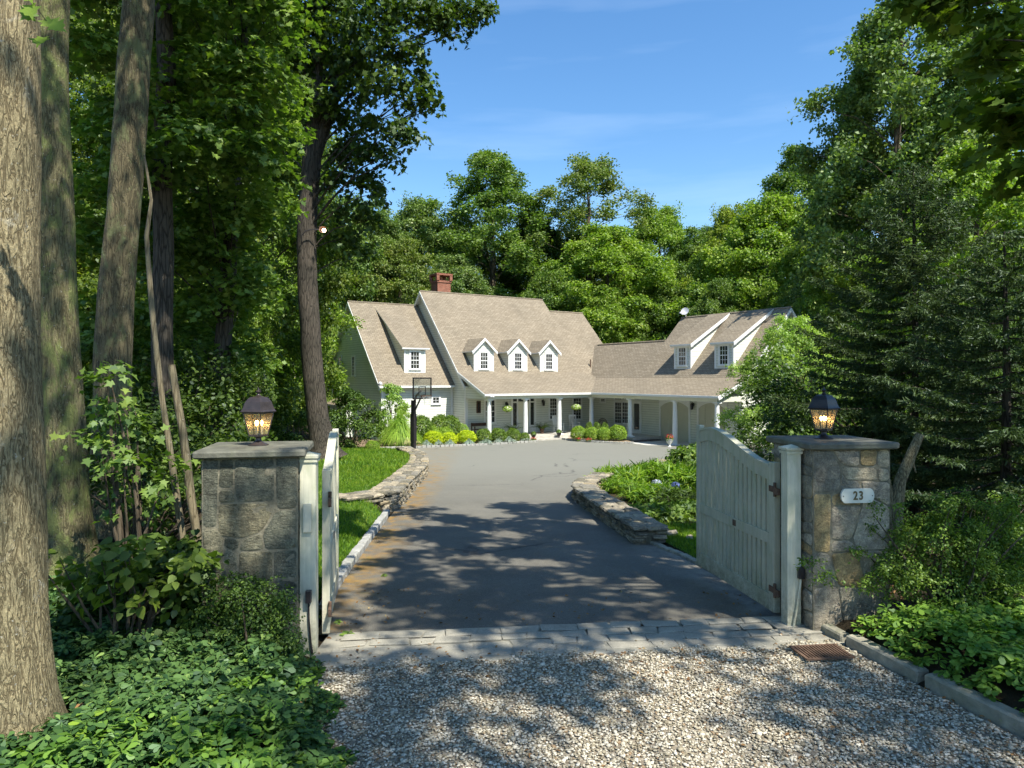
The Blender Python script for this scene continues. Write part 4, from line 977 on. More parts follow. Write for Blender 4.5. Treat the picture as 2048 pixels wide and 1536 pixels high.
# columns
def column(x, y, zb, k):
    h = 1.06 - zb; mb = MB(); mb.box(-.20, .20, -.20, .20, 0, .07)
    mb.lathe([(.185, .07), (.19, .11), (.165, .14)], n=20); mb.lathe([(.150, .14), (.152, .4), (.150, h * .35), (.138, h * .7), (.122, h - .16)], n=20)
    mb.lathe([(.122, h - .16), (.14, h - .15), (.13, h - .12), (.155, h - .08)], n=20); mb.box(-.18, .18, -.18, .18, h - .08, h)
    o = mb.build('porch_column', 'white_paint', house, smooth=True); o.location = (x, y, zb); return o
for x in (-7.79, -5.10, -2.43, .27): column(x, .28, FZ, 0)
for y in (-3.55, -7.42, -10.55): column(.28, y, FZ + .002 if y > -4 else GZ + .09, 0)

# ---- windows. local frame: x right along the wall, -y outwards, z up
def facing(X, Y, Z, side):
    R = {'front': 0.0, 'wing': -math.pi / 2, 'left': -math.pi / 2}[side]
    return Matrix.Translation((X, Y, Z)) @ Matrix.Rotation(R, 4, 'Z')
def window(M, w, h, cols, rows, parent, sash=True, trim=.09, sill=True, name='window', mat='white_paint'):
    mb = MB(M); d = .05
    mb.box(-trim, 0, -d, .01, -.02, h + trim); mb.box(w, w + trim, -d, .01, -.02, h + trim); mb.box(0, w, -d, .01, h, h + trim)
    if sill: mb.box(-trim - .03, w + trim + .03, -d - .03, .01, -.07, -.02)
    mb.box(0, w, -d + .01, .01, -.02, .035); mb.box(0, .04, -d + .012, .01, .035, h); mb.box(w - .04, w, -d + .012, .01, .035, h); mb.box(.04, w - .04, -d + .012, .01, h - .04, h)
    if sash: mb.box(.04, w - .04, -d + .014, .01, h / 2 - .025, h / 2 + .025)
    f = mb.build(name, mat, parent)
    mu = MB(M); m = .011
    for i in range(1, cols): x = .04 + (w - .08) * i / cols; mu.box(x - m, x + m, -.028, -.004, .035, h - .04)
    for j in range(1, rows):
        if sash and j * 2 == rows: continue
        z = .035 + (h - .075) * j / rows; mu.box(.04, w - .04, -.0275, -.0045, z - m, z + m)
    if mu.V: mu.box(.042, w - .042, -.0265, -.0055, .036, .047)
    if mu.V: mu.build('glazing_bars', mat, f)
    MB(M).box(.04, w - .04, -.014, -.006, .035, h - .04).build('pane', 'window_glass', f)
    return f
def win_front(px0, px1, py0, py1, Y, cols, rows, **k):     # photo columns/rows of the glazed opening on a wall plane
    x0, x1 = hX(px0, Y), hX(px1, Y); z1 = hZ(py0, x0, Y); z0 = hZ(py1, x0, Y)
    return window(facing(x0, Y, z0, 'front'), x1 - x0, z1 - z0, cols, rows, k.pop('parent', house), **k)
def win_wing(px0, px1, py0, py1, X, cols, rows, **k):
    y0, y1 = hY(px0, X), hY(px1, X); z1 = hZ(py0, X, (y0 + y1) / 2); z0 = hZ(py1, X, (y0 + y1) / 2)
    return window(facing(X, y0, z0, 'wing'), y0 - y1, z1 - z0, cols, rows, k.pop('parent', house), **k)
win_front(970, 989.5, 800, 846, Ym, 3, 4)
win_front(1099, 1113, 796, 839, Ym, 3, 6)
win_front(1146, 1162, 796, 839, Ym, 3, 6)
win_front(864.5, 878.5, 794, 807.5, 4.75, 2, 2, sash=False)
win_wing(1202, 1210.5, 796.5, 804, 2.553, 2, 2, sash=False)
win_wing(1230, 1243.5, 804, 847, 2.553, 3, 6)
win_wing(1244.8, 1257, 804, 847, 2.553, 3, 6)
win_wing(1230, 1243.5, 796, 800, 2.553, 3, 1, sash=False, sill=False); win_wing(1244.8, 1257, 796, 800, 2.553, 3, 1, sash=False, sill=False); win_wing(1268, 1282, 796.5, 800, 2.553, 3, 1, sash=False, sill=False)
win_wing(677.5, 682.5, 713, 729.5, -13.003, 2, 2, sash=False)
win_wing(704.5, 709.5, 713, 752, -13.003, 2, 6)
# long narrow pane left of the porch, and the glazed side door
x0 = hX(954, Ym); window(facing(x0, Ym, .1, 'front'), .22, .72, 1, 1, house, sash=False, trim=.04, sill=False, mat='dark_wood')
y0, y1 = hY(1267, 2.553), hY(1281, 2.553)
def door(M, w, h, parent, glazed, name='door', mat='cream_paint'):
    mb = MB(M); t = .10
    mb.box(-t, 0, -.05, .01, 0, h + t); mb.box(w, w + t, -.05, .01, 0, h + t); mb.box(0, w, -.05, .01, h, h + t); mb.box(0, w, -.06, .01, -.04, 0)
    if glazed:
        mb.box(0, .09, -.03, 0, 0, h); mb.box(w - .09, w, -.03, 0, 0, h); mb.box(.09, w - .09, -.03, 0, 0, .22); mb.box(.09, w - .09, -.03, 0, h - .1, h)
        d = mb.build(name, 'white_paint', parent); MB(M).box(.09, w - .09, -.018, -.008, .22, h - .1).build('pane', 'window_glass', d)
    else:
        mb.box(0, w, -.022, 0, 0, h)
        for i in range(2):
            for z0, z1 in ((.18, .75), (.9, 1.9)):
                xx = .1 + i * (w - .2 + .06) / 2; ww = (w - .2 - .06) / 2
                mb.box(xx, xx + ww, -.034, -.022, z0, z1)
        d = mb.build(name, mat, parent)
    k = MB(M); k.ball((w - .06, -.07, .98), .03, 8); k.build('handle', 'bronze_metal', d, smooth=True); return d
door(facing(2.553, y0, FZ + .05, 'wing'), y0 - y1, 2.05, house, True, 'side_door')
# front door with sidelights and a fanlight bar
xa, xb = hX(1025, Ym), hX(1068, Ym); wd = xb - xa
mb = MB(facing(xa, Ym, FZ, 'front')); mb.box(-.14, 0, -.07, .01, 0, 2.32); mb.box(wd, wd + .14, -.07, .01, 0, 2.32); mb.box(-.14, wd + .14, -.09, .01, 2.32, 2.48); mb.box(0, wd, -.02, .005, 0, .5)
for x in (.33, wd - .43): mb.box(x, x + .10, -.06, .01, .0, 2.32)
mb.box(.0, wd, -.05, .01, 2.05, 2.12); ds = mb.build('door_surround', 'white_paint', house)
for x in (.04, wd - .30): MB(facing(xa, Ym, FZ, 'front')).box(x, x + .26, -.03, -.022, .5, 2.03).build('sidelight', 'window_glass', ds)
MB(facing(xa, Ym, FZ, 'front')).box(.04, wd - .04, -.03, -.022, 2.13, 2.31).build('transom', 'window_glass', ds)
door(facing(xa + .55, Ym - .006, FZ + .02, 'front'), wd - 1.1, 2.0, house, False, 'front_door')
# garage doors with arched heads
def garage_door(y0, y1, zt, zb):
    w = y0 - y1; h = zt - zb; M = facing(2.552, y0, zb, 'wing')
    mb = MB(M); mb.box(-.12, 0, -.06, .01, 0, h + .12); mb.box(w, w + .12, -.06, .01, 0, h + .12); mb.box(0, w, -.06, .01, h, h + .12)
    pts = [(0, h), (0, h - .50)]
    for k in range(1, 16): t = k / 16; pts.append((w * t, h - .50 + .38 * math.sin(math.pi * t) ** .8))
    pts += [(w, h - .50), (w, h)]
    mb.prism(pts, 'y', -.05, -.015); f = mb.build('garage_door_frame', 'white_paint', house)
    p = MB(M); p.box(.002, w - .002, -.010, .0, .0, h)
    n = 4
    for r in range(n):
        for c in range(4):
            z0 = .06 + r * (h - .1) / n; p.box(.08 + c * (w - .12) / 4, .04 + (c + 1) * (w - .12) / 4, -.018, -.010, z0, z0 + (h - .1) / n - .06)
    p.build('garage_door', 'door_cream', f)
garage_door(hY(1322, 2.553), hY(1378, 2.553), 1.02, GZ + .09)
garage_door(hY(1398, 2.553), hY(1452, 2.553), 1.02, GZ + .09)
# wall lanterns
def wall_lantern(M):
    mb = MB(M); mb.box(-.05, .05, -.02, 0, -.05, .12); mb.tube([(0, -.02, .08), (0, -.14, .18), (0, -.16, .1)], .012, 6)
    mb.lathe([(.02, .12), (.05, .10), (.11, .02), (.115, .0)], (0, -.17, 0), 6); mb.lathe([(.075, -.26), (.08, -.24), (.05, -.28)], (0, -.17, 0), 6)
    for k in range(6):
        a = k * math.pi / 3; mb.tube([(.10 * math.cos(a), -.17 + .10 * math.sin(a), 0), (.075 * math.cos(a), -.17 + .075 * math.sin(a), -.25)], .009, 4)
    o = mb.build('wall_lantern', 'black_metal', house); MB(M).lathe([(.070, -.25), (.092, -.005)], (0, -.17, 0), 6).build('lantern_glass', 'window_glass', o)
wall_lantern(facing(hX(1011.5, Ym), Ym, .62, 'front')); wall_lantern(facing(hX(1084.5, Ym), Ym, .72, 'front')); wall_lantern(facing(2.553, hY(1387.5, 2.553), .72, 'wing'))

# ---- dormers
def gable_dormer(xc):
    yf = 3.55; w = .76; zb = zm(yf) - .08; ze = zb + 1.50; ap = ze + .72
    mb = MB(); mb.prism([(xc - w, zb), (xc + w, zb), (xc + w, ze + .02), (xc, ap - .04), (xc - w, ze + .02)], 'y', yf, 7.2)
    d = mb.build('dormer', 'siding', house)
    window(facing(xc - .30, yf - .003, zb + .20, 'front'), .60, 1.12, 3, 4, d, name='dormer_window')
    o = w + .20; s = .72 / w
    for sg in (-1, 1):
        e = xc + sg * o; ez = ze - .20 * s + .06; q = [(e, yf - .16, ez), (e, 6.7, ez), (xc, 6.7, ap + .06), (xc, yf - .16, ap + .06)]
        slab('dormer_roof', q, .07, parent=d)
        t = MB(); t.prism([(e, ez - .02), (xc, ap + .04), (xc, ap - .13), (e, ez - .19)], 'y', yf - .20, yf - .155); t.build('dormer_trim', 'white_paint', d)
    t = MB()
    for x0, x1 in ((xc - w - .012, xc - w + .07), (xc + w - .07, xc + w + .012)): t.box(x0, x1, yf - .015, yf + .06, zb, ze - .05)
    t.box(xc - w - .02, xc + w + .02, yf - .03, yf + .05, zb - .02, zb + .06)
    for sg in (-1, 1): t.box(min(xc + sg * (w - .02), xc + sg * (o + .02)), max(xc + sg * (w - .02), xc + sg * (o + .02)), yf - .15, yf + .05, ze - .17, ze - .09)
    t.build('dormer_trim', 'white_paint', d)
for xc in (-6.25, -3.55, -.94): gable_dormer(xc)
def shed_dormer(kind):
    if kind == 'left':
        y, xa, xb = 5.28, -11.22, -9.72; zb = zl(y) - .06; zt = zb + 1.62
        d = MB().prism([(y, zb), (y, zt), (9.8, 7.15), (9.8, zb)], 'x', xa, xb).build('dormer', 'siding', house)
        slab('dormer_roof', [(xa - .22, y - .22, zt + .02), (xb + .22, y - .22, zt + .02), (xb + .22, 9.9, 7.36), (xa - .22, 9.9, 7.36)], .08, parent=d)
        t = MB(); t.box(xa - .012, xa + .10, y - .02, y + .05, zb, zt); t.box(xb - .10, xb + .012, y - .02, y + .05, zb, zt); t.box(xa - .2, xb + .2, y - .16, y, zt - .10, zt - .02); t.box(xa, xb, y - .03, y, zb - .02, zb + .08); t.build('dormer_trim', 'white_paint', d)
        window(facing((xa + xb) / 2 - .32, y - .003, zb + .26, 'front'), .64, 1.16, 3, 4, d, name='dormer_window')
shed_dormer('left')
def wing_dormer(ya, yb):
    X = 3.04; zb = zw(X) - .06; zt = zb + 1.55; s = (6.50 - zt) / (6.42 - X)
    d = MB().prism([(X, zb), (X, zt), (6.42, 6.46), (6.42, zb)], 'y', yb, ya).build('dormer', 'siding', house)
    slab('dormer_roof', [(X - .22, yb - .2, zt + .02 ), (X - .22, ya + .2, zt + .02), (6.44, ya + .2, 6.60), (6.44, yb - .2, 6.60)], .09, parent=d)
    t = MB(); t.box(X - .02, X + .05, ya - .10, ya + .012, zb, zt); t.box(X - .02, X + .05, yb - .012, yb + .10, zb, zt); t.box(X - .15, X, yb - .2, ya + .2, zt - .14, zt - .03); t.box(X - .03, X, yb, ya, zb - .02, zb + .08)
    t.prism([(X - .2, zt - .02), (6.42, 6.52), (6.42, 6.36), (X - .2, zt - .20)], 'y', yb - .205, yb - .17); t.build('dormer_trim', 'white_paint', d)
    window(facing(X - .003, (ya + yb) / 2 + .32, zb + .24, 'wing'), .64, 1.14, 3, 4, d, name='dormer_window')
wing_dormer(-4.66, -6.05); wing_dormer(-7.96, -9.36)
# lean-to at the far left, vent pipe, chimney, dish
d = MB().box(-14.1, -13.003, 8.2, 11.6, GZ, .55).build('bay', 'siding', house); slab('bay_roof', [(-14.4, 7.9, .55), (-14.4, 11.9, .55), (-13.0, 11.9, 1.25), (-13.0, 7.9, 1.25)], .09, parent=d)
mb = MB(); cx0, cy0, c = -6.05, 10.3, .54
mb.box(cx0 - c, cx0 + c, cy0 - c, cy0 + c, 6.0, 9.45); mb.box(cx0 - c - .05, cx0 + c + .05, cy0 - c - .05, cy0 + c + .05, 9.45, 9.6)
for sx in (-1, 1):
    for sy in (-1, 1): mb.box(cx0 + sx * c - .11, cx0 + sx * c + .11, cy0 + sy * c - .11, cy0 + sy * c + .11, 9.6, 9.98)
mb.box(cx0 - c - .12, cx0 + c + .12, cy0 - c - .12, cy0 + c + .12, 9.98, 10.12); ch = mb.build('chimney', 'chimney_brick', house)
MB().lathe([(.16, 9.6), (.14, 9.9)], (cx0, cy0, 0), 10).build('flue', 'terracotta', ch)
MB().tube([(3.1, 3.9, 3.0), (3.1, 3.9, 3.75)], .05, 8).build('vent_pipe', 'rust', house)
mb = MB(Matrix.Translation((6.45, -2.35, 6.95)) @ Matrix.Rotation(math.radians(-62), 4, 'Y') @ Matrix.Rotation(.3, 4, 'X'))
mb.lathe([(.001, 0), (.12, .015), (.22, .05), (.29, .09), (.292, .10), (.22, .065), (.001, .02)], n=18, cap=False)
mb.M = Matrix.Identity(4); mb.tube([(6.5, -2.35, 6.5), (6.5, -2.35, 6.9)], .025, 6); mb.tube([(6.45, -2.5, 6.8), (6.0, -2.3, 6.85)], .015, 5); mb.box(5.94, 6.02, -2.35, -2.25, 6.82, 6.92)
mb.build('satellite_dish', 'dish_grey', house, smooth=True)
mb = MB(); mb.ball((-13.2, 4.45, 2.02), .12, 8); mb.tube([(-13.1, 4.5, 2.0), (-12.9, 4.6, 1.95)], .03, 6); mb.build('corner_floodlight', 'dish_grey', house, smooth=True)
mb = MB(); mb.ball((-7.9, -.12, 1.24), .08, 8); mb.ball((-7.72, -.12, 1.22), .07, 8); mb.build('corner_floodlight', 'dish_grey', house, smooth=True)

# ------------------------------------------------------------------ porch furniture
def rocker(X, Y, rz, label):
    r = empty('rocking_chair', hW(X, Y, FZ), HR + rz, label, 'rocking chair', 'white rocking chairs on the porch')
    mb = MB(); mb.box(-.25, .25, -.24, .22, .40, .43); mb.build('seat', 'white_paint', r)
    mb = MB()
    for k in range(6): x = -.20 + k * .08; mb.tube([(x, .22, .46), (x, .36, 1.08)], .018, 4)
    mb.box(-.25, .25, .34, .37, 1.05, 1.16); mb.tube([(-.25, .21, .40), (-.25, .37, 1.12)], .02, 6); mb.tube([(.25, .21, .40), (.25, .37, 1.12)], .02, 6); mb.build('backrest', 'white_paint', r)
    for s in (-1, 1):
        mb = MB(); mb.tube([(s * .25, -.25, .1), (s * .25, -.25, .66)], .02, 6); mb.tube([(s * .25, .22, .1), (s * .25, .22, .5)], .02, 6); mb.box(s * .27 - .035, s * .27 + .035, -.32, .28, .64, .665); mb.build('armrest', 'white_paint', r)
        mb = MB(); mb.tube([(s * .25, -.42 + .9 * k / 10 - .02, .02 + .10 * ((k - 5) / 5) ** 2) for k in range(11)], .02, 5); mb.build('rocker', 'white_paint', r)
    mb = MB(); mb.tube([(-.25, -.25, .25), (.25, -.25, .25)], .014, 5); mb.tube([(-.25, .22, .25), (.25, .22, .25)], .014, 5); mb.build('stretcher', 'white_paint', r)
rocker(-1.55, 1.55, .45, 'left white slatted rocking chair on the porch, half hidden by a column')
rocker(.35 - .4, 1.75, -.2, 'right white slatted rocking chair on the porch, below a hanging basket')
b = empty('garden_bench', hW(-7.2, 2.3, FZ), HR, 'dark wooden bench at the left end of the porch', 'bench')
mb = MB(); mb.box(-.6, .6, -.25, .2, .40, .44); mb.build('seat', 'dark_wood', b); mb = MB(); mb.box(-.6, .6, .2, .24, .62, .82); mb.build('backrest', 'dark_wood', b)
for sx in (-.57, .57):
    for sy in (-.22, .2): MB().box(sx - .03, sx + .03, sy - .03, sy + .03, 0, .62 if sy < 0 else .84).build('leg', 'dark_wood', b)
b = empty('wicker_chair', hW(1.45, .6, FZ), HR - .9, 'round-backed brown twig chair in the corner of the porch', 'chair')
mb = MB(); mb.box(-.28, .28, -.26, .24, .36, .42); mb.build('seat', 'dark_wood', b)
mb = MB()
for rr_ in (.36, .28): mb.tube([(rr_ * math.cos(math.pi * k / 12), .22, .38 + rr_ * 1.5 * math.sin(math.pi * k / 12)) for k in range(13)], .025, 5)
for k in range(-3, 4): mb.tube([(k * .04, .22, .4), (k * .09, .22, .4 + math.sqrt(max(0, .1 - (k * .09) ** 2)) * 1.55)], .014, 4)
mb.build('backrest', 'dark_wood', b)
for sx in (-.25, .25):
    for sy in (-.22, .2): MB().box(sx - .02, sx + .02, sy - .02, sy + .02, 0, .38).build('leg', 'dark_wood', b)

# ------------------------------------------------------------------ basketball hoop
bx, by = at(827, 905, 34).x, 34.0
hp = empty('basketball_hoop', (bx, by, base(by)), 1.0, 'black freestanding basketball hoop at the left edge of the court', 'basketball hoop')
mb = MB(); mb.box(-.09, .09, -.09, .09, -.1, 2.55); mb.build('pole', 'black_metal', hp, bevel=.01)
mb = MB(); mb.box(-.11, .11, -.12, .12, .55, 1.9); mb.build('pole_padding', 'black_metal', hp, bevel=.02)
mb = MB(); mb.tube([(0, 0, 2.4), (0.0, -.2, 2.8), (.0, -.5, 3.05)], .05, 6); mb.tube([(0, 0, 1.9), (0, -.5, 2.75)], .04, 6); mb.tube([(0, .15, .3), (0, .1, 1.8), (0, -.15, 2.5)], .025, 6); mb.build('arm', 'black_metal', hp)
mb = MB(); w, h, t = .68, .98, .045
y = -.55
for x0, x1, z0, z1 in ((-w, w, 2.62, 2.68), (-w, w, 2.62 + h, 2.68 + h), (-w - .005, -w + .05, 2.62, 2.68 + h), (w - .05, w + .005, 2.62, 2.68 + h)): mb.box(x0, x1, y - t / 2, y + t / 2, z0, z1)
for x0, x1, z0, z1 in ((-.25, .25, 2.80, 2.835), (-.25, .25, 3.2, 3.235), (-.26, -.225, 2.80, 3.23), (.225, .26, 2.80, 3.23)): mb.box(x0, x1, y - .012, y + .012, z0, z1)
bb = mb.build('backboard', 'black_metal', hp); MB().box(-w + .05, w - .05, y - .006, y + .006, 2.68, 2.62 + h).build('board_glass', 'board_glass', bb)
mb = MB(); mb.tube([(.23 * math.cos(a * math.pi / 12), y - .30 + .23 * math.sin(a * math.pi / 12), 2.78) for a in range(25)], .014, 5, cap=False); mb.box(-.1, .1, y - .1, y, 2.72, 2.79); rim = mb.build('rim', 'rust', hp)
mb = MB()
for k in range(12):
    a = k * math.pi / 6; c2 = a + .5
    for d2 in (1, -1): mb.tube([(.23 * math.cos(a), y - .30 + .23 * math.sin(a), 2.78), (.16 * math.cos(a + d2 * .5), y - .30 + .16 * math.sin(a + d2 * .5), 2.55), (.13 * math.cos(a), y - .30 + .13 * math.sin(a), 2.36)], .004, 3, cap=False)
mb.build('net', 'net', rim)
# ------------------------------------------------------------------ lawn, ground cover, beds
def scatter(n, x0, x1, y0, y1, test, rng=RNG):
    out = []
    while len(out) < n:
        x = rng.uniform(x0, x1, n); y = rng.uniform(y0, y1, n)
        for a, b in zip(x, y):
            if test(a, b): out.append((a, b))
            if len(out) >= n: break
    return np.array(out)
def onT(p, dz=0.0): return np.array([(a, b, T(a, b) + dz) for a, b in p])
# lawn skin
def lawn_sheet(name, f0, f1, y0, y1):
    V = []; FC = []; n = 20; ys = list(np.arange(y0, y1, .3))
    for y in ys:
        for i in range(n + 1): x = f0(y) + (f1(y) - f0(y)) * i / n; V.append((x, y, T(x, y) + .006))
    for j in range(len(ys) - 1):
        for i in range(n): k = j * (n + 1) + i; FC.append((k, k + 1, k + n + 2, k + n + 1))
    return tag(link(bpy.data.objects.new(name, newmesh(name, V, FC, ['lawn_soil'], smooth=True))), kind='structure')
lf0 = lambda y: interp([(7, -2.6), (9, -3.6), (14, -6.2), (20, -7.8), (30, -9.0), (38, -10.5)], y)
lf1 = lambda y: interp(XL, y) - .16 - (.35 if 14 < y < 33 else 0)
rg0 = lambda y: interp(XR, y) + .12; rg1 = lambda y: interp([(7.2, 3.6), (9, 4.2), (12.4, 3.9), (12.8, 2.6)], y)
lawn_sheet('lawn', lf0, lf1, 7.0, 38.0); lawn_sheet('lawn', rg0, rg1, 7.3, 12.7)
def blades(name, pts, h, lean, mat, w=1.0, shape='blade'):
    n = len(pts); rng = RNG; D = np.stack([rng.normal(size=n) * lean, rng.normal(size=n) * lean, np.ones(n)], 1); N = rnd_dir(rng, n); N[:, 2] *= .3
    S = h * (.6 + .8 * rng.random(n)); me = leaves(name, pts, D, N, S, shape, mat, 0.0, .25)
    return link(bpy.data.objects.new(name, me))
p1_ = scatter(60000, -9, -2, 7.0, 22, lambda x, y: lf0(y) < x < lf1(y) and RNG.random() < (9 / y) ** 1.0)
p2_ = scatter(22000, -11, -2.7, 20, 38, lambda x, y: lf0(y) < x < lf1(y))
tag(blades('grass', onT(p1_), .06, .45, 'leaf_grass'), kind='stuff'); tag(blades('grass', onT(p2_), .10, .45, 'leaf_grass'), kind='stuff')
p3_ = scatter(16000, 2, 4.3, 7.3, 12.7, lambda x, y: rg0(y) < x < rg1(y)); tag(blades('grass', onT(p3_), .06, .45, 'leaf_grass'), kind='stuff')

def whorls(name, C, H, size, mat, nl=7, tilt=.28, shape='obov', kind='stuff'):
    """rosettes of leaves at heights H above points C"""
    rng = RNG; n = len(C); out = []
    for lay, (sc, up, cnt) in enumerate(((1.0, 0.02, nl), (.72, .30, 5))):
        N = n * cnt; si = np.repeat(np.arange(n), cnt); a = np.tile(np.arange(cnt) * 2 * np.pi / cnt, n) + np.repeat(rng.random(n) * 6.28, cnt) + .25 * rng.normal(size=N)
        ax = unit(np.stack([.42 * rng.normal(size=n), .42 * rng.normal(size=n), np.ones(n)], 1))
        D = np.stack([np.cos(a), np.sin(a), up + tilt * .4 * rng.normal(size=N)], 1) + ax[si] * .1
        Nn = ax[si] * 1.0 - D * .15 + .12 * rng.normal(size=(N, 3))
        P = C[si] + np.stack([np.zeros(N), np.zeros(N), H[si] + lay * size * .22], 1); P += D * size * .08
        S = size * sc * (.75 + .5 * rng.random(N)) * (.8 + .4 * rng.random(n))[si]
        out.append((P, D, Nn, S))
    P, D, Nn, S = [np.concatenate([o[k] for o in out]) for k in range(4)]
    return link(bpy.data.objects.new(name, leaves(name, P, D, Nn, S, shape, mat, .18, .35)))
def pach_h(p): return np.array([.09 + .12 * RNG.random() ** 2 + .10 * noise.noise(Vector((a * 1.6, b * 1.6, 0))) + .05 * RNG.random() for a, b in p])
# left bank of ground cover, edge following the gravel
lefte = lambda y: interp([(2, -1.0), (4.3, -1.05), (5.2, -1.36), (5.7, -1.62), (6.2, -1.95)], y) + .07 * math.sin(y * 9)
pl_ = scatter(7600, -5.0, -.9, 2.6, 7.2, lambda x, y: x < lefte(y) and math.hypot(x + 3.05, y - 4.25) > .36)
h = pach_h(pl_) * np.clip((np.array([lefte(b) - a for a, b in pl_])) / .3, .35, 1)
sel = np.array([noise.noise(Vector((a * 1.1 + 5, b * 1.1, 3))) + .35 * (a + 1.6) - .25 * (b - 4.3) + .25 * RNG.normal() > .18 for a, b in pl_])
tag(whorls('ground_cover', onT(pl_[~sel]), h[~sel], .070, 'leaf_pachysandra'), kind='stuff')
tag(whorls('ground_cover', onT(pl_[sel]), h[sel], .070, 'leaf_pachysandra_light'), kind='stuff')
rke = lambda y: interp([(2, 4.30), (3.3, 3.85), (4.63, 3.46), (5.74, 3.18), (6.5, 3.08)], y)
pr_ = scatter(5600, 3.1, 8.0, 2.6, 7.6, lambda x, y: x > rke(y) and (y < 6.35 or x > 3.9 + (y - 6.4)) and x < rke(y) + 3.6)
h = pach_h(pr_) * np.clip((np.array([a - rke(b) for a, b in pr_])) / .25, .45, 1)
tag(whorls('ground_cover', onT(pr_), h, .070, 'leaf_pachysandra_light'), kind='stuff')
# leaf litter on gravel, apron and soil
pf = scatter(900, -1.7, 3.9, 2.8, 8.2, lambda x, y: interp(XL, y) < x < interp(XR, y) and (RNG.random() < .25 or x < -1.2 or x > 2.2 or 5.5 < y < 6.2))
P = np.array([(a, b, base(b) + .022) for a, b in pf]); n = len(P)
tag(link(bpy.data.objects.new('leaf_litter', leaves('leaf_litter', P, RNG.normal(size=(n, 3)) * [1, 1, .1], np.array([0, 0, 1.]) + .35 * RNG.normal(size=(n, 3)), .022 + .022 * RNG.random(n), 'oval', 'leaf_litter', .2, .2))), kind='stuff')
P = onT(scatter(260, -4.5, -1.2, 2.8, 6.5, lambda x, y: x < lefte(y)), .13); n = len(P)
tag(link(bpy.data.objects.new('leaf_litter', leaves('leaf_litter', P, RNG.normal(size=(n, 3)) * [1, 1, .3], np.array([0, 0, 1.]) + .5 * RNG.normal(size=(n, 3)), .03 + .03 * RNG.random(n), 'oval', 'leaf_litter', .2, .3))), kind='stuff')
pf = scatter(2600, 3.5, 11, 7.0, 15, lambda x, y: True); P = onT(pf, .01); n = len(P)
tag(link(bpy.data.objects.new('leaf_litter', leaves('leaf_litter', P, RNG.normal(size=(n, 3)) * [1, 1, .1], np.array([0, 0, 1.]) + .4 * RNG.normal(size=(n, 3)), .05 + .03 * RNG.random(n), 'oval', 'leaf_litter', .2, .2))), kind='stuff')

# house beds: mulch mounds with granite edging
def bed(name, front, back, mat='mulch', h=.07):
    n = 24; V = []; FC = []
    fr = poly_pts(front, sum(math.dist(a, b) for a, b in zip(front, front[1:])) / n * .9999)[:n + 1]; bk = poly_pts(back, sum(math.dist(a, b) for a, b in zip(back, back[1:])) / n * .9999)[:n + 1]
    m = min(len(fr), len(bk))
    for i in range(m):
        (a, _), (b, _) = fr[i], bk[i]
        for k in range(7):
            t = k / 6; x = a[0] + (b[0] - a[0]) * t; y = a[1] + (b[1] - a[1]) * t; V.append((x, y, base(y) + .02 + h * min(1, t * 4) + .02 * noise.noise(Vector((x * 3, y * 3, 0)))))
    for i in range(m - 1):
        for k in range(6): q = i * 7 + k; FC.append((q, q + 1, q + 8, q + 7) if False else (q, q + 7, q + 8, q + 1))
    return tag(link(bpy.data.objects.new(name, newmesh(name, V, FC, [mat], smooth=True))), kind='structure')
KL = smoothpl([(-9.5, 36.6), (-6.28, 37.4), (-2.43, 40.5), (0.3, 42.6), (1.5, 43.2), (1.62, 43.9)], 1)
bed('flower_bed', KL, [(-9.5, 44), (-8.3, 44.0), (-5.0, 46.3), (-1.6, 45.2), (1.0, 44.4), (1.6, 44.6)]); kerb('kerb', KL, .30, .12, .11, 'granite_block')
KR = smoothpl([(3.0, 45.7), (3.6, 44.5), (4.9, 43.1), (6.2, 42.45), (7.3, 42.3)], 1)
bed('flower_bed', KR, [(3.4, 46.2), (5.3, 46.95), (5.9, 46.2), (6.6, 45.0), (7.2, 43.9)]); kerb('kerb', KR, .30, .12, .11, 'granite_block')

# ------------------------------------------------------------------ shrubs
def ballmesh(seed, n, leaf, mat, shape='oval', up=.5, depth=.12):
    rng = np.random.default_rng(seed); d = rnd_dir(rng, n); d[:, 2] = np.where(d[:, 2] < -.55, -d[:, 2], d[:, 2])
    rho = 1 - depth * rng.random(n) ** 1.5 * 2; bump = 1 + .05 * np.sin(d[:, 0] * 9 + seed) * np.cos(d[:, 1] * 8) + .04 * np.sin(d[:, 2] * 13 + d[:, 0] * 5)
    P = d * (rho * bump)[:, None]; N = unit(d * .6 + np.array([0, 0, up]) + .55 * rng.normal(size=(n, 3))); D = rng.normal(size=(n, 3)) + d * .5
    return leaves('foliage', P, D, N, leaf * (.7 + .6 * rng.random(n)), shape, mat)
BALL = {}
def ball_bush(name, px, d, r, hz, mat, label, cat='shrub', group=None, key=None, leaf=.11, n=5200, lift=0.0):
    key = (key or mat)
    if key not in BALL: BALL[key] = ballmesh(len(BALL) + 3, n, leaf, mat)
    p = at(px, 0, d); e = empty(name, (p.x, p.y, base(d) + .03), random.uniform(0, 6), label, cat, group)
    o = link(bpy.data.objects.new('foliage', BALL[key]), e); o.scale = (r, r, hz); o.location = (0, 0, hz * .80 + lift)
    mb = MB()
    for k in range(5): a = k * 1.3; mb.tube([(.03 * math.cos(a), .03 * math.sin(a), -.05), (r * .3 * math.cos(a), r * .3 * math.sin(a), hz * .5), (r * .6 * math.cos(a), r * .6 * math.sin(a), hz)], [.02, .014, .006], 4)
    mb.build('stems', 'bark_plain', e); return e
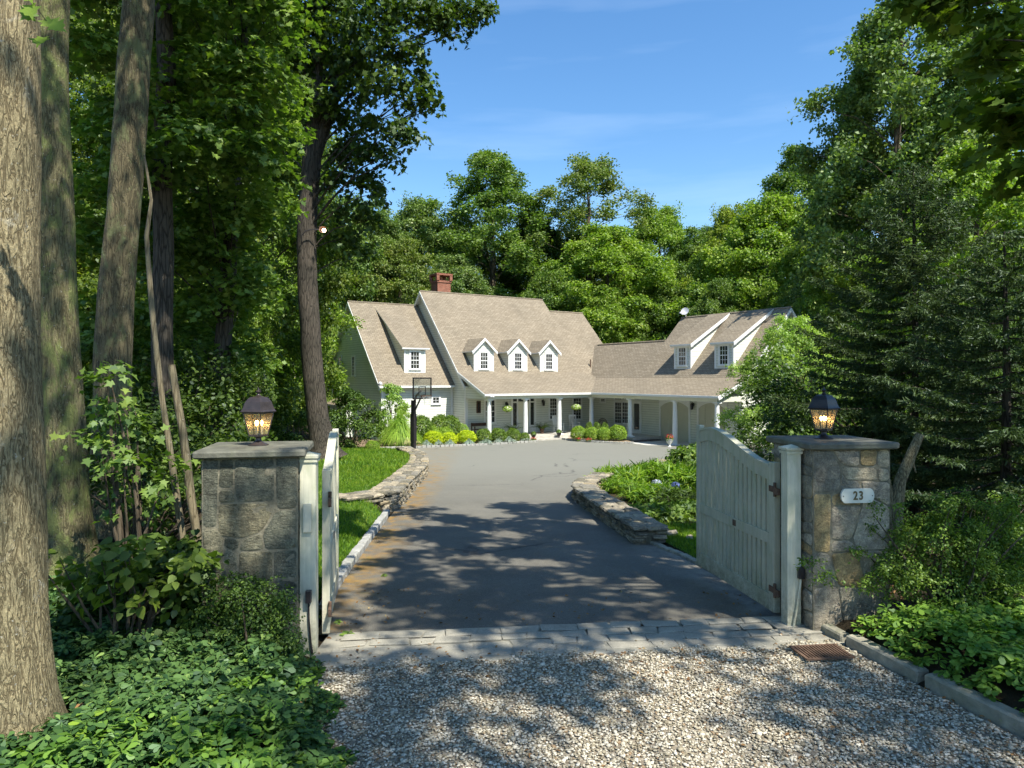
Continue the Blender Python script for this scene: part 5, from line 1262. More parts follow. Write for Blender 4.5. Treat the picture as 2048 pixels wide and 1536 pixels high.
def kd(px):  # depth of the left bed's edging at a photo column
    k = (px - CX) / F; best = None
    for a, b in zip(KL, KL[1:]):
        fa = a[0] - k * a[1]; fb = b[0] - k * b[1]
        if fa * fb <= 0: t = fa / (fa - fb); best = a[1] + (b[1] - a[1]) * t
    return best or 43.2
G = 'clipped round shrubs in the left bed'
for i, (px, dd, r) in enumerate(((866, 1.5, .56), (898, 1.35, .50), (933.5, 1.2, .57))):
    ball_bush('gold_shrub', px, kd(px) + dd, r, r * .82, 'leaf_gold', ['yellow-green ball shrub nearest the tall ornamental grass', 'middle yellow-green ball shrub of three in the left bed', 'yellow-green ball shrub beside the dark green balls in the left bed'][i], 'shrub', G)
for i, (px, dd, r) in enumerate(((967, .95, .50), (997, .85, .50), (1026, .75, .47), (1049, .55, .32))):
    ball_bush('box_ball', px, kd(px) + dd, r, r * .98, 'leaf_box', ['dark green ball shrub next to the last yellow-green one, in front of the porch bench', 'second dark green ball shrub, between the first two porch columns', 'third dark green ball shrub, in front of the front door', 'smallest dark green ball shrub at the right tip of the left bed'][i], 'shrub', G)
ball_bush('box_shrub', 845, 40.9, .62, .95, 'leaf_box', 'tall rounded green shrub behind the ornamental grass')
ball_bush('box_shrub', 879, 42.3, .62, .95, 'leaf_box', 'left of two tall mounded green shrubs at the corner of the house', group='mounded shrubs by the house corner')
ball_bush('box_shrub', 903, 42.5, .60, .92, 'leaf_box', 'right of two tall mounded green shrubs at the corner of the house', group='mounded shrubs by the house corner')
ball_bush('low_shrub', 861, 41.3, .62, .60, 'leaf_lime', 'low light green shrub between the gold balls and the mounded shrubs, left one', group='low light green shrubs'); ball_bush('low_shrub', 889, 41.9, .60, .56, 'leaf_lime', 'low light green shrub between the gold balls and the mounded shrubs, right one', group='low light green shrubs')
ball_bush('lime_shrub', 926, 43.2, .42, .62, 'leaf_birch', 'loose pale green shrub against the downspout at the porch end', key='loose', n=2000)
G = 'shrubs in the right bed'
for i, (px, d, r, hz, m) in enumerate(((1157, 44.2, .50, .50, 'leaf_lime'), (1184, 43.7, .46, .48, 'leaf_lime'), (1208, 43.5, .46, .48, 'leaf_lime'), (1235, 43.5, .58, .56, 'leaf_lime'))):
    ball_bush('lime_shrub', px, d, r, hz, m, ['leftmost bright lime ball shrub in the right bed', 'second lime ball shrub from the left in the right bed', 'third lime ball shrub from the left in the right bed', 'largest lime ball shrub at the right end of the right bed'][i], 'shrub', G)
for i, (px, d) in enumerate(((1178, 45.4), (1194, 45.2), (1210, 44.9))):
    ball_bush('cone_shrub', px, d, .27, .60, 'leaf_box', ['left', 'middle', 'right'][i] + ' of three small pointed green shrubs behind the lime ball shrubs', 'shrub', G)

def tuft(name, n, h, spread, mat, seg=6, width=.012, seed=1):
    rng = np.random.default_rng(seed); V = []; a = rng.random(n) * 6.283; out = spread * (.08 + 1.0 * rng.random(n)); hh = h * (.7 + .4 * rng.random(n)); r0 = .12 * spread * rng.random(n)
    T_ = np.linspace(0, 1, seg + 1); verts = np.zeros((n, 2 * (seg + 1), 3))
    for k, t in enumerate(T_):
        q_ = out / spread; R = r0 + out * t ** 1.35; Z = hh * (2.3 * t - (1.15 + 1.0 * q_) * t * t) * (1.15 - .3 * q_); w = width * (1 - t) ** .6 + .0015
        X, Y = R * np.cos(a), R * np.sin(a)
        for s in (0, 1):
            sg = (s - .5) * 2 * w; verts[:, 2 * k + s] = np.stack([X - np.sin(a) * sg, Y + np.cos(a) * sg, Z], 1)
    fc = [(2 * k, 2 * k + 1, 2 * k + 3, 2 * k + 2) for k in range(seg)]
    return npmesh(name, verts, 2 * (seg + 1), None, mat, fc)
p = at(800, 0, 39.3); tag(link(bpy.data.objects.new('ornamental_grass', tuft('ornamental_grass', 2600, 1.65, 1.35, 'leaf_reed', 7, .013))), 'big fountain of arching ornamental grass beside the basketball hoop', 'ornamental grass'); bpy.data.objects['ornamental_grass'].location = (p.x, p.y, base(39.3))
fes = tuft('fescue', 420, .30, .33, 'leaf_fescue', 3, .009, 5)
FL = ['pale blue-grey grass tuft left of the first gold ball shrub', 'small blue-grey grass tuft between the first two gold ball shrubs', 'blue-grey grass tuft in front of the middle gold ball shrub', 'blue-grey grass tuft in front of the third gold ball shrub', 'wide blue-grey grass tuft in front of the first dark ball shrub', 'small blue-grey grass tuft between the first two dark ball shrubs', 'wide blue-grey grass tuft in front of the front door', 'blue-grey grass tuft nearest the red flowers']
for i, px in enumerate((853, 877, 900, 938, 972, 997, 1018, 1051)):
    d = kd(px) + .42; s = (1.3, 1.0, 1.2, 1.3, 1.6, 1.1, 1.65, 1.35)[i]; o = link(bpy.data.objects.new('fescue_tuft', fes)); o.location = (at(px, 0, d).x, d, base(d) + .05); o.scale = (s, s, 1); o.rotation_euler = (0, 0, i); tag(o, FL[i], 'grass tuft', 'blue-grey grass tufts along the left bed edging')

def leafy(name, loc, clumps, nsp, per, spr, size, shape, mat, label, cat='shrub', group=None, seed=1, stem='bark_plain', nst=12, **k):
    rng = np.random.default_rng(seed); e = empty(name, loc, 0, label, cat, group)
    link(bpy.data.objects.new('foliage', sprays(rng, clumps, nsp, per, spr, size, shape, mat, 'foliage', **k)), e)
    mb = MB(); C = list(clumps); 
    for q in range(nst):
        c = Vector(C[q % len(C)][:3]); j = Vector((random.uniform(-1, 1), random.uniform(-1, 1), random.uniform(-.3, .8))) * C[q % len(C)][3] * .7; b0 = Vector((random.uniform(-.12, .12), random.uniform(-.12, .12), -.1)); e2 = c + j
        m = b0.lerp(e2, .5) + Vector((random.uniform(-.1, .1), random.uniform(-.1, .1), .1)); L = max(.3, e2.length); mb.tube([b0, m, e2], [.012 * L + .004, .008 * L + .003, .003], 5, cap=False)
    mb.build('stems', stem, e); return e
def around(px, d, dz=0.0): p = at(px, 0, d); return (p.x, d, T(p.x, d) + dz)
# shrubs in front of the side wing
leafy('tall_shrub', around(784, 41.3), egg(np.random.default_rng(3), 26, .3, 3.9, 1.0, .42), 380, 20, .2, .11, 'oval', 'leaf_birch', 'tall pale-leaved shrub in front of the side wing wall', seed=3)
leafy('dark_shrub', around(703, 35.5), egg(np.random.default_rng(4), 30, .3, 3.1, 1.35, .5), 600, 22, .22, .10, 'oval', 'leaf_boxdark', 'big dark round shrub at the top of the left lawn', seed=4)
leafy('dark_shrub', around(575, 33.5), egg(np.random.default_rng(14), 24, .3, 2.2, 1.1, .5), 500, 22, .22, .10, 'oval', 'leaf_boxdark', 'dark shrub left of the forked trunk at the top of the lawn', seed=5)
o = ball_bush('low_shrub', 745, 34.5, .35, .3, 'leaf_lime', 'little bright lime mound at the corner of the lawn')
# birch and undergrowth by the garage
leafy('birch_tree', around(1578, 31), egg(np.random.default_rng(6), 120, .8, 6.3, 3.0, .5, p=.75, rag=.12), 2700, 20, .24, .085, 'kite', 'leaf_birch', 'small pale-leaved birch in front of the garage wing', 'tree', seed=6, nst=30, hang=.08)
leafy('undergrowth_shrub', around(1490, 29.5), egg(np.random.default_rng(7), 22, .2, 1.5, 1.3, .4), 380, 18, .2, .085, 'oval', 'leaf_boxdark', 'dark low shrub under the birch, left of the right stone pillar', seed=7)
leafy('undergrowth_shrub', around(1590, 27), egg(np.random.default_rng(8), 30, .2, 2.4, 1.7, .5), 520, 20, .24, .09, 'oval', 'leaf_mid', 'green shrub seen behind the right pillar lantern', seed=8)
# the willow-like tree behind the left trunk
leafy('weeping_tree', around(655, 51), egg(np.random.default_rng(9), 60, 2.0, 8.6, 2.4, .6, p=.9), 1300, 24, .3, .14, 'blade', 'leaf_birch', 'pale weeping tree behind the left gable of the house', 'tree', seed=9, nst=26, hang=.5, tilt=.3)

# boxwoods at the pillars
leafy('box_shrub', (-2.15, 5.52, .02), [(0, .05, .22, .34, .26, .26), (-.22, .1, .38, .26, .22, .25), (.12, .08, .50, .24, .2, .26), (.28, .05, .45, .16, .14, .26), (-.10, .12, .62, .22, .18, .20), (-.36, .14, .28, .2, .18, .24), (.33, .02, .25, .16, .16, .24)], 900, 15, .07, .024, 'oval', 'leaf_boxdark', 'straggly box shrub growing in front of the left stone pillar', seed=11, nst=26, shell=.5)
rb = np.random.default_rng(12)
cl = [(rb.normal() * .45 + .25, rb.normal() * .22 + .1, .55 + .55 * rb.random(), .05, .05, .16) for _ in range(34)] + [(rb.normal() * .7 + .3, -.15 + .1 * rb.normal(), .35 + .4 * rb.random(), .14, .06, .06) for _ in range(26)] + [(0, 0, .30, .5, .35, .3), (-.42, .0, .42, .28, .26, .26), (.0, .0, .62, .34, .28, .24), (.45, .1, .40, .36, .3, .3), (-.25, .05, .72, .22, .2, .2), (.75, .25, .55, .28, .26, .26), (.80, .3, .85, .13, .13, .22), (.35, .1, .70, .24, .22, .2), (1.05, .5, .45, .3, .3, .3), (-.05, .1, .85, .14, .14, .14)]
leafy('yew_shrub', (4.02, 6.55, .14), [(x, y, z, a, b, c) for x, y, z, a, b, c in cl], 2000, 18, .07, .026, 'oval', 'leaf_box', 'wide feathery evergreen shrub at the foot of the right stone pillar', seed=12, nst=40, shell=.45, stem='bark_plain')
leafy('yew_shrub', (5.35, 7.3, .15), egg(rb, 14, .1, .8, .7, .28), 700, 16, .09, .03, 'oval', 'leaf_boxdark', 'darker evergreen shrub in the shade right of the feathery one', seed=13, nst=20)

# leafy thicket on the left
def along(n, x0, x1, y0, y1, z0, z1, r, rng):
    return [(rng.uniform(x0, x1), rng.uniform(y0, y1), rng.uniform(z0, z1), r * rng.uniform(.7, 1.3), r * rng.uniform(.7, 1.3), r * rng.uniform(.6, 1.0)) for _ in range(n)]
rt = np.random.default_rng(15)
leafy('viburnum_shrub', (-3.15, 5.9, .18), along(16, -.75, .65, -.35, .5, .15, .75, .22, rt), 420, 8, .12, .066, 'heart', 'leaf_dark', 'broad-leaved shrub in the shade between the front trunks and the left pillar', seed=15, nst=26, tilt=.35)
leafy('viburnum_shrub', (-3.05, 5.5, .18), along(9, -.5, .55, -.25, .3, .45, .85, .16, rt), 60, 6, .13, .085, 'heart', 'leaf_canopy', 'light broad-leaved stems arching out of the left thicket', seed=16, nst=18, tilt=.3)
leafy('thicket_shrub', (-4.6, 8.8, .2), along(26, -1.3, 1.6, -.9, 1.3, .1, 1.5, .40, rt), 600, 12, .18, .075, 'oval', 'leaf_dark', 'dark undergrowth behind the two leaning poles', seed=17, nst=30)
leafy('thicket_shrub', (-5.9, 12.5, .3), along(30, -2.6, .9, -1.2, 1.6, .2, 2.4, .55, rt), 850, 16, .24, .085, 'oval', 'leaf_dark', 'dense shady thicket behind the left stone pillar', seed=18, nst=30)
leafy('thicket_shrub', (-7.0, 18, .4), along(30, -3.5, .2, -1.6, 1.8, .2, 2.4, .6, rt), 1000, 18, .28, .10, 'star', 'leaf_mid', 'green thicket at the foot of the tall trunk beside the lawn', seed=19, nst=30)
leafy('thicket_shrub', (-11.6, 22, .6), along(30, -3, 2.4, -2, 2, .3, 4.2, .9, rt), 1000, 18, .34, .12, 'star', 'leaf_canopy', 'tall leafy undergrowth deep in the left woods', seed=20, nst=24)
leafy('sapling', (-3.62, 6.7, .2), along(9, -.35, .4, -.2, .3, .8, 2.4, .2, rt), 80, 7, .14, .085, 'star', 'leaf_mid', 'young maple sapling between the two big left trunks and the poles', 'sapling', seed=21, nst=12, tilt=.3)

# flower bed inside the right wall
rf = np.random.default_rng(31)
def bedplant(px, d, r, h, mat, label, name='bed_plant', shape='blade', n=260, size=.2, **k):
    h *= .62; cl = [(rf.normal() * r * .4, rf.normal() * r * .4, h * .5 + rf.random() * h * .25, r * .55, r * .55, h * .42) for _ in range(6)]
    return leafy(name, around(px, d), cl, n, 9, .13, size, shape, mat, label, 'plant', 'plants in the bed inside the right stone wall', seed=int(px), nst=10, **k)
bedplant(1232, 19.5, .55, .55, 'leaf_lime', 'light green feathery plant at the left tip of the flower bed', size=.16, upw=.2)
bedplant(1262, 19.0, .6, .6, 'leaf_grass', 'grassy clump next to the feathery plant in the flower bed', size=.22, upw=.2)
bedplant(1292, 20.0, .7, .6, 'leaf_grass', 'yellowish grassy clump behind the pale blue flowers', size=.26, upw=.2)
bedplant(1330, 19.5, .8, .8, 'leaf_grass', 'grass-leaved clump below the deep blue flower', size=.26, upw=.2)
bedplant(1370, 18.5, .8, .7, 'leaf_grass', 'bright strap-leaved clump close to the gate', size=.26, upw=.2)
bedplant(1385, 22.5, .7, 1.5, 'leaf_mid', 'tall pink-flowering shrub above the gate edge', size=.13, shape='oval')
bedplant(1290, 16.2, .7, .45, 'leaf_mid', 'fern patch behind the middle of the near stone wall', size=.15, n=360)
bedplant(1335, 15.5, .8, .5, 'leaf_grass', 'dense fern patch in the middle of the bed', size=.16, n=360)
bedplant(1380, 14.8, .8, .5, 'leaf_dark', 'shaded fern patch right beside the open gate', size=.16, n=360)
bedplant(1350, 13.4, .7, .28, 'leaf_mid', 'low creeping plant in front of the ferns', size=.10, shape='oval', n=320)
bedplant(1240, 17.4, .5, .45, 'leaf_grass', 'grassy tuft right at the bend of the stone wall', size=.15)
bedplant(1420, 19, .9, .9, 'leaf_mid', 'leafy plant hidden behind the open gate', size=.2)
# hydrangea heads
def head(px, py, d, r, mat, label, seed):
    d -= 1.6; p = at(px, py, d); gz = T(p.x, d); e = empty('hydrangea_flower', (p.x, p.y, gz), 0, label, 'flower', 'hydrangea heads in the flower bed')
    rng = np.random.default_rng(seed); n = 240; dd = rnd_dir(rng, n); P = dd * r * [1, 1, .8]; P[:, 2] += p.z - gz
    link(bpy.data.objects.new('petals', leaves('petals', P, rng.normal(size=(n, 3)), dd + .3 * rng.normal(size=(n, 3)), r * .38 * (.7 + .5 * rng.random(n)), 'kite', mat)), e)
    MB().tube([(.02, .02, 0), (0.01, 0, (p.z - gz) * .5), (0, 0, p.z - gz)], .008, 5).build('stem', 'leaf_mid', e)
for i, (px, py, d, r, m, lb) in enumerate(((1351, 972, 17.5, .105, 'petal_blue', 'deep blue round hydrangea head in the flower bed'), (1348, 987, 17.2, .06, 'petal_blue', 'small dark blue flower head just under the deep blue one'), (1313, 967, 18.5, .11, 'petal_pale', 'large pale lilac hydrangea head left of the deep blue one'), (1300, 975, 18, .07, 'petal_pale', 'pale lilac flower head left of the large lilac one'),
    (1303, 981, 17.6, .08, 'petal_pale', 'pale blue flower head low in the grassy leaves'), (1342, 996, 16.8, .07, 'petal_pale', 'pale blue flower head below the deep blue one'), (1364, 997, 16.8, .055, 'petal_pale', 'faint blue flower head nearest the gate'), (1331, 980, 17.5, .055, 'petal_pale', 'small faint lilac flower between the two largest heads'),
    (1375, 956, 21, .11, 'petal_pink', 'pink flower head close to the gate edge'), (1373, 944, 22, .09, 'petal_white', 'whitish pink flower head at the top of the bed'), (1353, 964, 20.5, .10, 'petal_white', 'white flower head just above the deep blue one'), (1385, 966, 20, .09, 'petal_white', 'white flower head beside the gate'), (1380, 980, 19, .08, 'petal_white', 'low white flower head behind the gate edge'))): head(px, py, d, r, m, lb, 50 + i)
# spots of colour at the porch
def posy(name, px, d, z, r, mat, label, group='small flowers in the front beds', n=60):
    p = at(px, 0, d); e = empty(name, (p.x, d, base(d) + .05), 0, label, 'flowers', group); rng = np.random.default_rng(int(px)); dd = rnd_dir(rng, n); P = dd * r; P[:, 2] = np.abs(P[:, 2]) * .7 + z
    link(bpy.data.objects.new('petals', leaves('petals', P, rng.normal(size=(n, 3)), dd + .4 * rng.normal(size=(n, 3)), .06 * (.7 + .5 * rng.random(n)), 'kite', mat)), e)
    rng2 = rng; dd = rnd_dir(rng2, n); P = dd * r; P[:, 2] = np.abs(P[:, 2]) * .6 + z * .5
    link(bpy.data.objects.new('foliage', leaves('foliage', P, rng.normal(size=(n, 3)), dd, .07 + .03 * rng.random(n), 'oval', 'leaf_mid')), e)
posy('bedding_flowers', 1067, kd(1067) + .25, .12, .17, 'petal_red', 'pink-red bedding flowers at the right tip of the left bed'); posy('bedding_flowers', 1157, 43.75, .1, .14, 'petal_red', 'small red flowers under the leftmost lime shrub'); posy('bedding_flowers', 1177, 43.2, .1, .17, 'petal_red', 'pink-red flowers in front of the second lime shrub')
# hanging baskets, urns, potted ferns
def frond(name, n, L, mat, seed, droop=.8, up=1.0, leafl=.16):
    rng = np.random.default_rng(seed); Ps = []; Ds = []; Ns = []; Ss = []
    for k in range(n):
        a = k * 2.399 + rng.normal() * .2; e = up * (.5 + .7 * rng.random()); LL = L * (.7 + .5 * rng.random())
        for t in np.linspace(.1, 1, 14):
            r = LL * (t * math.cos(.9 * e) + .25 * t * t); z = LL * (t * math.sin(1.0 * e) - droop * .6 * t * t); p = np.array([r * math.cos(a), r * math.sin(a), z]); tan = np.array([math.cos(a), math.sin(a), math.sin(e) - 1.2 * droop * t])
            for s in (-1, 1): side = np.array([-math.sin(a), math.cos(a), -.25]) * s + tan * .45; Ps.append(p); Ds.append(side); Ns.append(np.array([0, 0, 1.]) + .3 * rng.normal(size=3)); Ss.append(leafl * (1.15 - t * .7))
    return leaves(name, np.array(Ps), np.array(Ds), np.array(Ns), np.array(Ss), 'blade', mat, .1, .3)
def basket(px, py, d, label, seed):
    p = at(px, py, d); e = empty('hanging_basket', p, 0, label, 'hanging basket', 'hanging baskets under the porch eave'); rng = np.random.default_rng(seed); n = 700
    dd = rnd_dir(rng, n); P = dd * [.34, .34, .2] * (.6 + .4 * rng.random((n, 1))); link(bpy.data.objects.new('foliage', leaves('foliage', P, rng.normal(size=(n, 3)), dd + [0, 0, .6], .07 + .05 * rng.random(n), 'oval', 'leaf_birch')), e)
    n = 110; dd = rnd_dir(rng, n); link(bpy.data.objects.new('petals', leaves('petals', dd * [.34, .34, .2], rng.normal(size=(n, 3)), dd, .06 + .03 * rng.random(n), 'kite', 'petal_white')), e)
    MB().lathe([(.02, -.24), (.14, -.2), (.2, -.08), (.21, -.04)], n=12).build('pot', 'dark_wood', e); mb = MB(); top = 1.05 - p.z
    for k in range(3): a = k * 2.09; mb.tube([(.2 * math.cos(a), .2 * math.sin(a), -.05), (0, 0, min(.5, top)), (0, 0, top)], .006, 4)
    mb.build('hanger', 'black_metal', e)
w_ = hW(-6.1, .32); basket(1014, 817, w_.y, 'hanging basket of white-flecked foliage left of the front door', 1); w_ = hW(-1.15, .32); basket(1152, 814, w_.y, 'hanging basket of white-flecked foliage above the right rocking chair', 2)
def potfern(X, Y, label, seed, L=.75, mat='leaf_dark', name='potted_fern'):
    e = empty(name, hW(X, Y, FZ), 0, label, 'potted plant', 'potted plants on the porch'); MB().lathe([(.12, 0), (.15, .04), (.10, .1), (.17, .3), (.19, .34), (.15, .34)], n=14).build('pot', 'dark_wood', e, smooth=True)
    o = link(bpy.data.objects.new('foliage', frond('foliage', 26, L, mat, seed)), e); o.location = (0, 0, .34); return e
potfern(hX(1084, 1.6), 1.6, 'potted palm with arching fronds right of the front door', 3, .95); potfern(hX(1025, 1.5), 1.5, 'big dark potted fern left of the front door', 4, 1.0)
def urn(px, d, label, z, seed, mat='black_metal', fl=None, s=1.0):
    p = at(px, 0, d); e = empty('planter_urn', (p.x, d, z), 0, label, 'planter', 'flower urns around the court'); mb = MB(); mb.box(-.13 * s, .13 * s, -.13 * s, .13 * s, 0, .06 * s); mb.lathe([(.10 * s, .06 * s), (.05 * s, .12 * s), (.05 * s, .18 * s), (.14 * s, .30 * s), (.17 * s, .42 * s), (.20 * s, .44 * s), (.16 * s, .44 * s)], n=14); mb.build('urn', mat, e, smooth=True)
    rng = np.random.default_rng(seed); n = 220; dd = rnd_dir(rng, n); P = dd * .18 * s; P[:, 2] = np.abs(P[:, 2]) + .44 * s; link(bpy.data.objects.new('foliage', leaves('foliage', P, rng.normal(size=(n, 3)), dd + [0, 0, .4], .06 + .04 * rng.random(n), 'oval', 'leaf_mid')), e)
    if fl: n = 60; dd = rnd_dir(rng, n); P = dd * .19 * s; P[:, 2] = np.abs(P[:, 2]) + .5 * s; link(bpy.data.objects.new('petals', leaves('petals', P, rng.normal(size=(n, 3)), dd, .06 + .03 * rng.random(n), 'kite', fl)), e)
urn(1067, 44.0, 'small black urn with greenery left of the porch steps', base(44) + .02, 1, s=.9); urn(1118, 45.3, 'small black urn with greenery right of the porch steps', base(45) + .02, 2, s=.95); urn(1339, 39.4, 'white urn of red flowers at the foot of the garage column', GZ + .09, 3, 'white_paint', 'petal_red', 1.15)
# ------------------------------------------------------------------ trees
def finish_tree(name, loc, mb, crown_me, barkm, label, group=None, rz=0, cat='tree'):
    e = empty(name, loc, rz, label, cat, group); mb.build('trunk', barkm, e, smooth=True, uv=False)
    if crown_me is not None: link(bpy.data.objects.new('crown', crown_me), e)
    return e
PROTO = {}
def proto(kind):
    if kind in PROTO: return PROTO[kind]
    seed = 100 + len(PROTO); rng = np.random.default_rng(seed); random.seed(seed)
    if kind in ('broad', 'broad2'):
        H = 18.0; cl = egg(rng, 290, 1.8, 18, 5.2, .72, p=.72, inner=.35, rag=.12); nsp, per, spr, sz, sh = 4300, 20, .45, .17, 'kite'; kw = dict(shell=.45, upw=.6, bottom=.5, tilt=.7, thick=.3)
    elif kind == 'tall':
        H = 20.0; cl = egg(rng, 210, 4.0, 20, 3.8, .65, p=.95, rag=.20, lean=(.4, 0)); nsp, per, spr, sz, sh = 3600, 20, .40, .17, 'kite'; kw = dict(shell=.3, upw=.3, bottom=.6, tilt=.9, thick=.4)
    elif kind == 'ragged':
        H = 20.0; cl = egg(rng, 110, 5.0, 20, 4.0, .75, p=.85, rag=.25); nsp, per, spr, sz, sh = 2400, 19, .40, .16, 'kite'; kw = dict(shell=.3, upw=.3, bottom=.6, tilt=.9, thick=.4)
    elif kind == 'maple':
        H = 14.0; cl = egg(rng, 280, 1.0, 14, 5.0, .66, p=.8, inner=.4, rag=.10); nsp, per, spr, sz, sh = 4000, 22, .42, .16, 'kite'; kw = dict(shell=.45, upw=.8, bottom=.45, tilt=.6, thick=.25)
    cr = sprays(rng, cl, nsp, per, spr, sz, sh, 'leaf_mid', **kw)
    mb = wood(None, [(0, 0, -.3), (.15, .05, H * .3), (-.1, .1, H * .6), (.1, 0, H * .93)], [.30, .24, .15, .03], cl, rng, None, seg=8, limb=.03, nlimb=60 if kind in ('tall', 'ragged') else 40, flare=.5)
    e = finish_tree('tree', (0, 0, 0), mb, cr, 'bark_plain', 'x'); PROTO[kind] = e; return e
used = set()
def tree(kind, px, top, d, mat, label, name='broadleaf_tree', wide=1.0, group='trees behind the house', rz=None, gz=None):
    p = proto(kind); H = {'broad': 18, 'broad2': 18, 'tall': 20, 'ragged': 20, 'maple': 14}[kind]
    e = p if kind not in used else copy_tree(p); used.add(kind)
    q = at(px, top, d); gz = (base(d) - .1) if gz is None else gz; s = (q.z - gz) / H
    e.name = name; e.location = (q.x, d, gz); e.scale = (s * wide, s * wide, s); e.rotation_euler = (0, 0, random.uniform(0, 6.28) if rz is None else rz)
    for c in e.children:
        if c.name.startswith('crown'): c.material_slots[0].link = 'OBJECT'; c.material_slots[0].material = MATS[mat]
    return tag(e, label, 'tree', group)
BT = [('broad', 745, 408, 74, 'leaf_cool', 'rounded bluish-green tree at the left end of the back row, beside the tall trunk', 1.08),
 ('broad', 830, 402, 80, 'leaf_cool', 'broad soft-green tree behind the left half of the ridge, left of the chimney', 1.15),
 ('tall', 982, 308, 78, 'leaf_mid', 'tall poplar-like tree rising highest behind the chimney', 1.35),
 ('maple', 905, 515, 70, 'leaf_cool', 'lower cool-green tree directly behind the chimney', 1.08),
 ('maple', 800, 480, 67, 'leaf_olive', 'feathery mid-green tree behind the side wing roof', 1.01),
 ('broad', 1070, 430, 84, 'leaf_dark', 'dark tree in the dip between the two tallest back trees', 1.08),
 ('ragged', 1178, 312, 80, 'leaf_olive', 'tall sparse grey-green tree with dead twigs in its top', 1.35),
 ('maple', 1215, 455, 71, 'leaf_bright', 'bright yellow-green maple above the middle of the roofs', 1.28),
 ('broad', 1318, 412, 81, 'leaf_bright', 'bright rounded tree behind the yellow-green maple, left of the satellite dish', 1.01),
 ('broad', 1400, 452, 77, 'leaf_mid', 'mid-green tree forming the low dip of the skyline', 1.01),
 ('maple', 1215, 575, 66, 'leaf_bright', 'lowest bright maple right behind the link roof', 1.01),
 ('maple', 1095, 545, 67, 'leaf_mid', 'half-hidden maple behind the right end of the main ridge', 0.94),
 ('maple', 1330, 560, 69, 'leaf_mid', 'dense green tree behind the gap before the garage ridge', 1.01),
 ('broad', 1460, 415, 69, 'leaf_yellow', 'yellow-green tree above the left part of the garage roof', 0.84),
 ('tall', 1585, 300, 67, 'leaf_mid', 'slender tall tree rising above the garage gable', 1.08),
 ('maple', 1535, 400, 63, 'leaf_bright', 'bright bushy tree above the garage ridge', 1.08),
 ('broad', 1640, 415, 56, 'leaf_bright', 'sunny green tree just right of the garage gable', 0.94),
 ('maple', 1440, 560, 59, 'leaf_mid', 'small green tree peeking over the garage ridge', 0.81),
 ('maple', 1600, 560, 53, 'leaf_mid', 'leafy tree filling the space behind the garage gable', 0.94),
 ('broad', 640, 400, 68, 'leaf_mid', 'green tree glimpsed right of the tall left trunk', 1.08),
 ('maple', 480, 420, 44, 'leaf_bright', 'sunlit tree glowing through the left woods behind the trunk', 1.22),
 ('broad', 1140, 470, 88, 'leaf_dark', 'dark far tree between the sparse tree and the bright maple', 1.22),
 ('broad', 930, 440, 88, 'leaf_dark', 'dark far tree behind the chimney', 1.22),
 ('broad', 1250, 480, 90, 'leaf_mid', 'far tree showing between the bright maple and the rounded tree', 1.22),
 ('broad', 1520, 470, 83, 'leaf_dark', 'dark far tree behind the garage ridge', 1.35)]
for i, (k, px, top, d, m, lb, w) in enumerate(BT): tree(k, px, top, d, m, lb, wide=w)
BT2 = [('tall', 1800, -60, 42, 'leaf_cool', 'huge tall blue-green poplar filling the upper right of the view', 1.05, 'tall_poplar'),
 ('tall', 1735, 110, 46, 'leaf_cool', 'second tall poplar, left shoulder of the huge one against the sky', .9, 'tall_poplar'),
 ('maple', 1955, 300, 31, 'leaf_bright', 'sunlit yellow-green maple behind the spruce on the right', 1.0, 'maple_tree'),
 ('maple', 1700, 470, 42, 'leaf_bright', 'mid-green tree behind the spruce, left of its trunk', .8, 'broadleaf_tree'),
 ('broad', 2010, 20, 44, 'leaf_cool', 'tall tree cut by the right edge of the photo', .95, 'broadleaf_tree'),
 ('maple', 1760, 600, 38, 'leaf_birch', 'light airy tree low behind the spruce', .8, 'broadleaf_tree'),
 ('maple', 2040, 560, 22, 'leaf_mid', 'dark tree low at the right edge behind the spruce', .8, 'broadleaf_tree'),
 ('broad', 1900, 350, 48, 'leaf_mid', 'far tree closing the right woods', .9, 'broadleaf_tree')]
for i, (k, px, top, d, m, lb, w, nm) in enumerate(BT2): tree(k, px, top, d, m, lb, nm, w, 'trees on the right side')
BL = [('maple', 470, 150, 30, 'leaf_canopy', 'deep green maple behind the middle of the left woods', .85), ('maple', 330, 60, 24, 'leaf_canopy', 'dark maple behind the leaning mossy trunk', .8), ('broad', 200, -100, 34, 'leaf_canopy', 'tall dark tree at the far left of the woods', .7),
 ('broad', 430, -50, 46, 'leaf_bright', 'tall sunlit tree deep in the left woods', .8), ('maple', 60, 200, 22, 'leaf_canopy', 'dark tree seen between the two front trunks', .8), ('broad', 560, 60, 58, 'leaf_mid', 'far tree behind the fork of the tall trunk', .7), ('maple', 430, 480, 24, 'leaf_bright', 'lower maple whose leaves catch the light left of the tall trunk', .75)]
for k, px, top, d, m, lb, w in BL: tree(k, px, top, d, m, lb, 'woodland_tree', w, 'trees of the left woods', gz=.2)

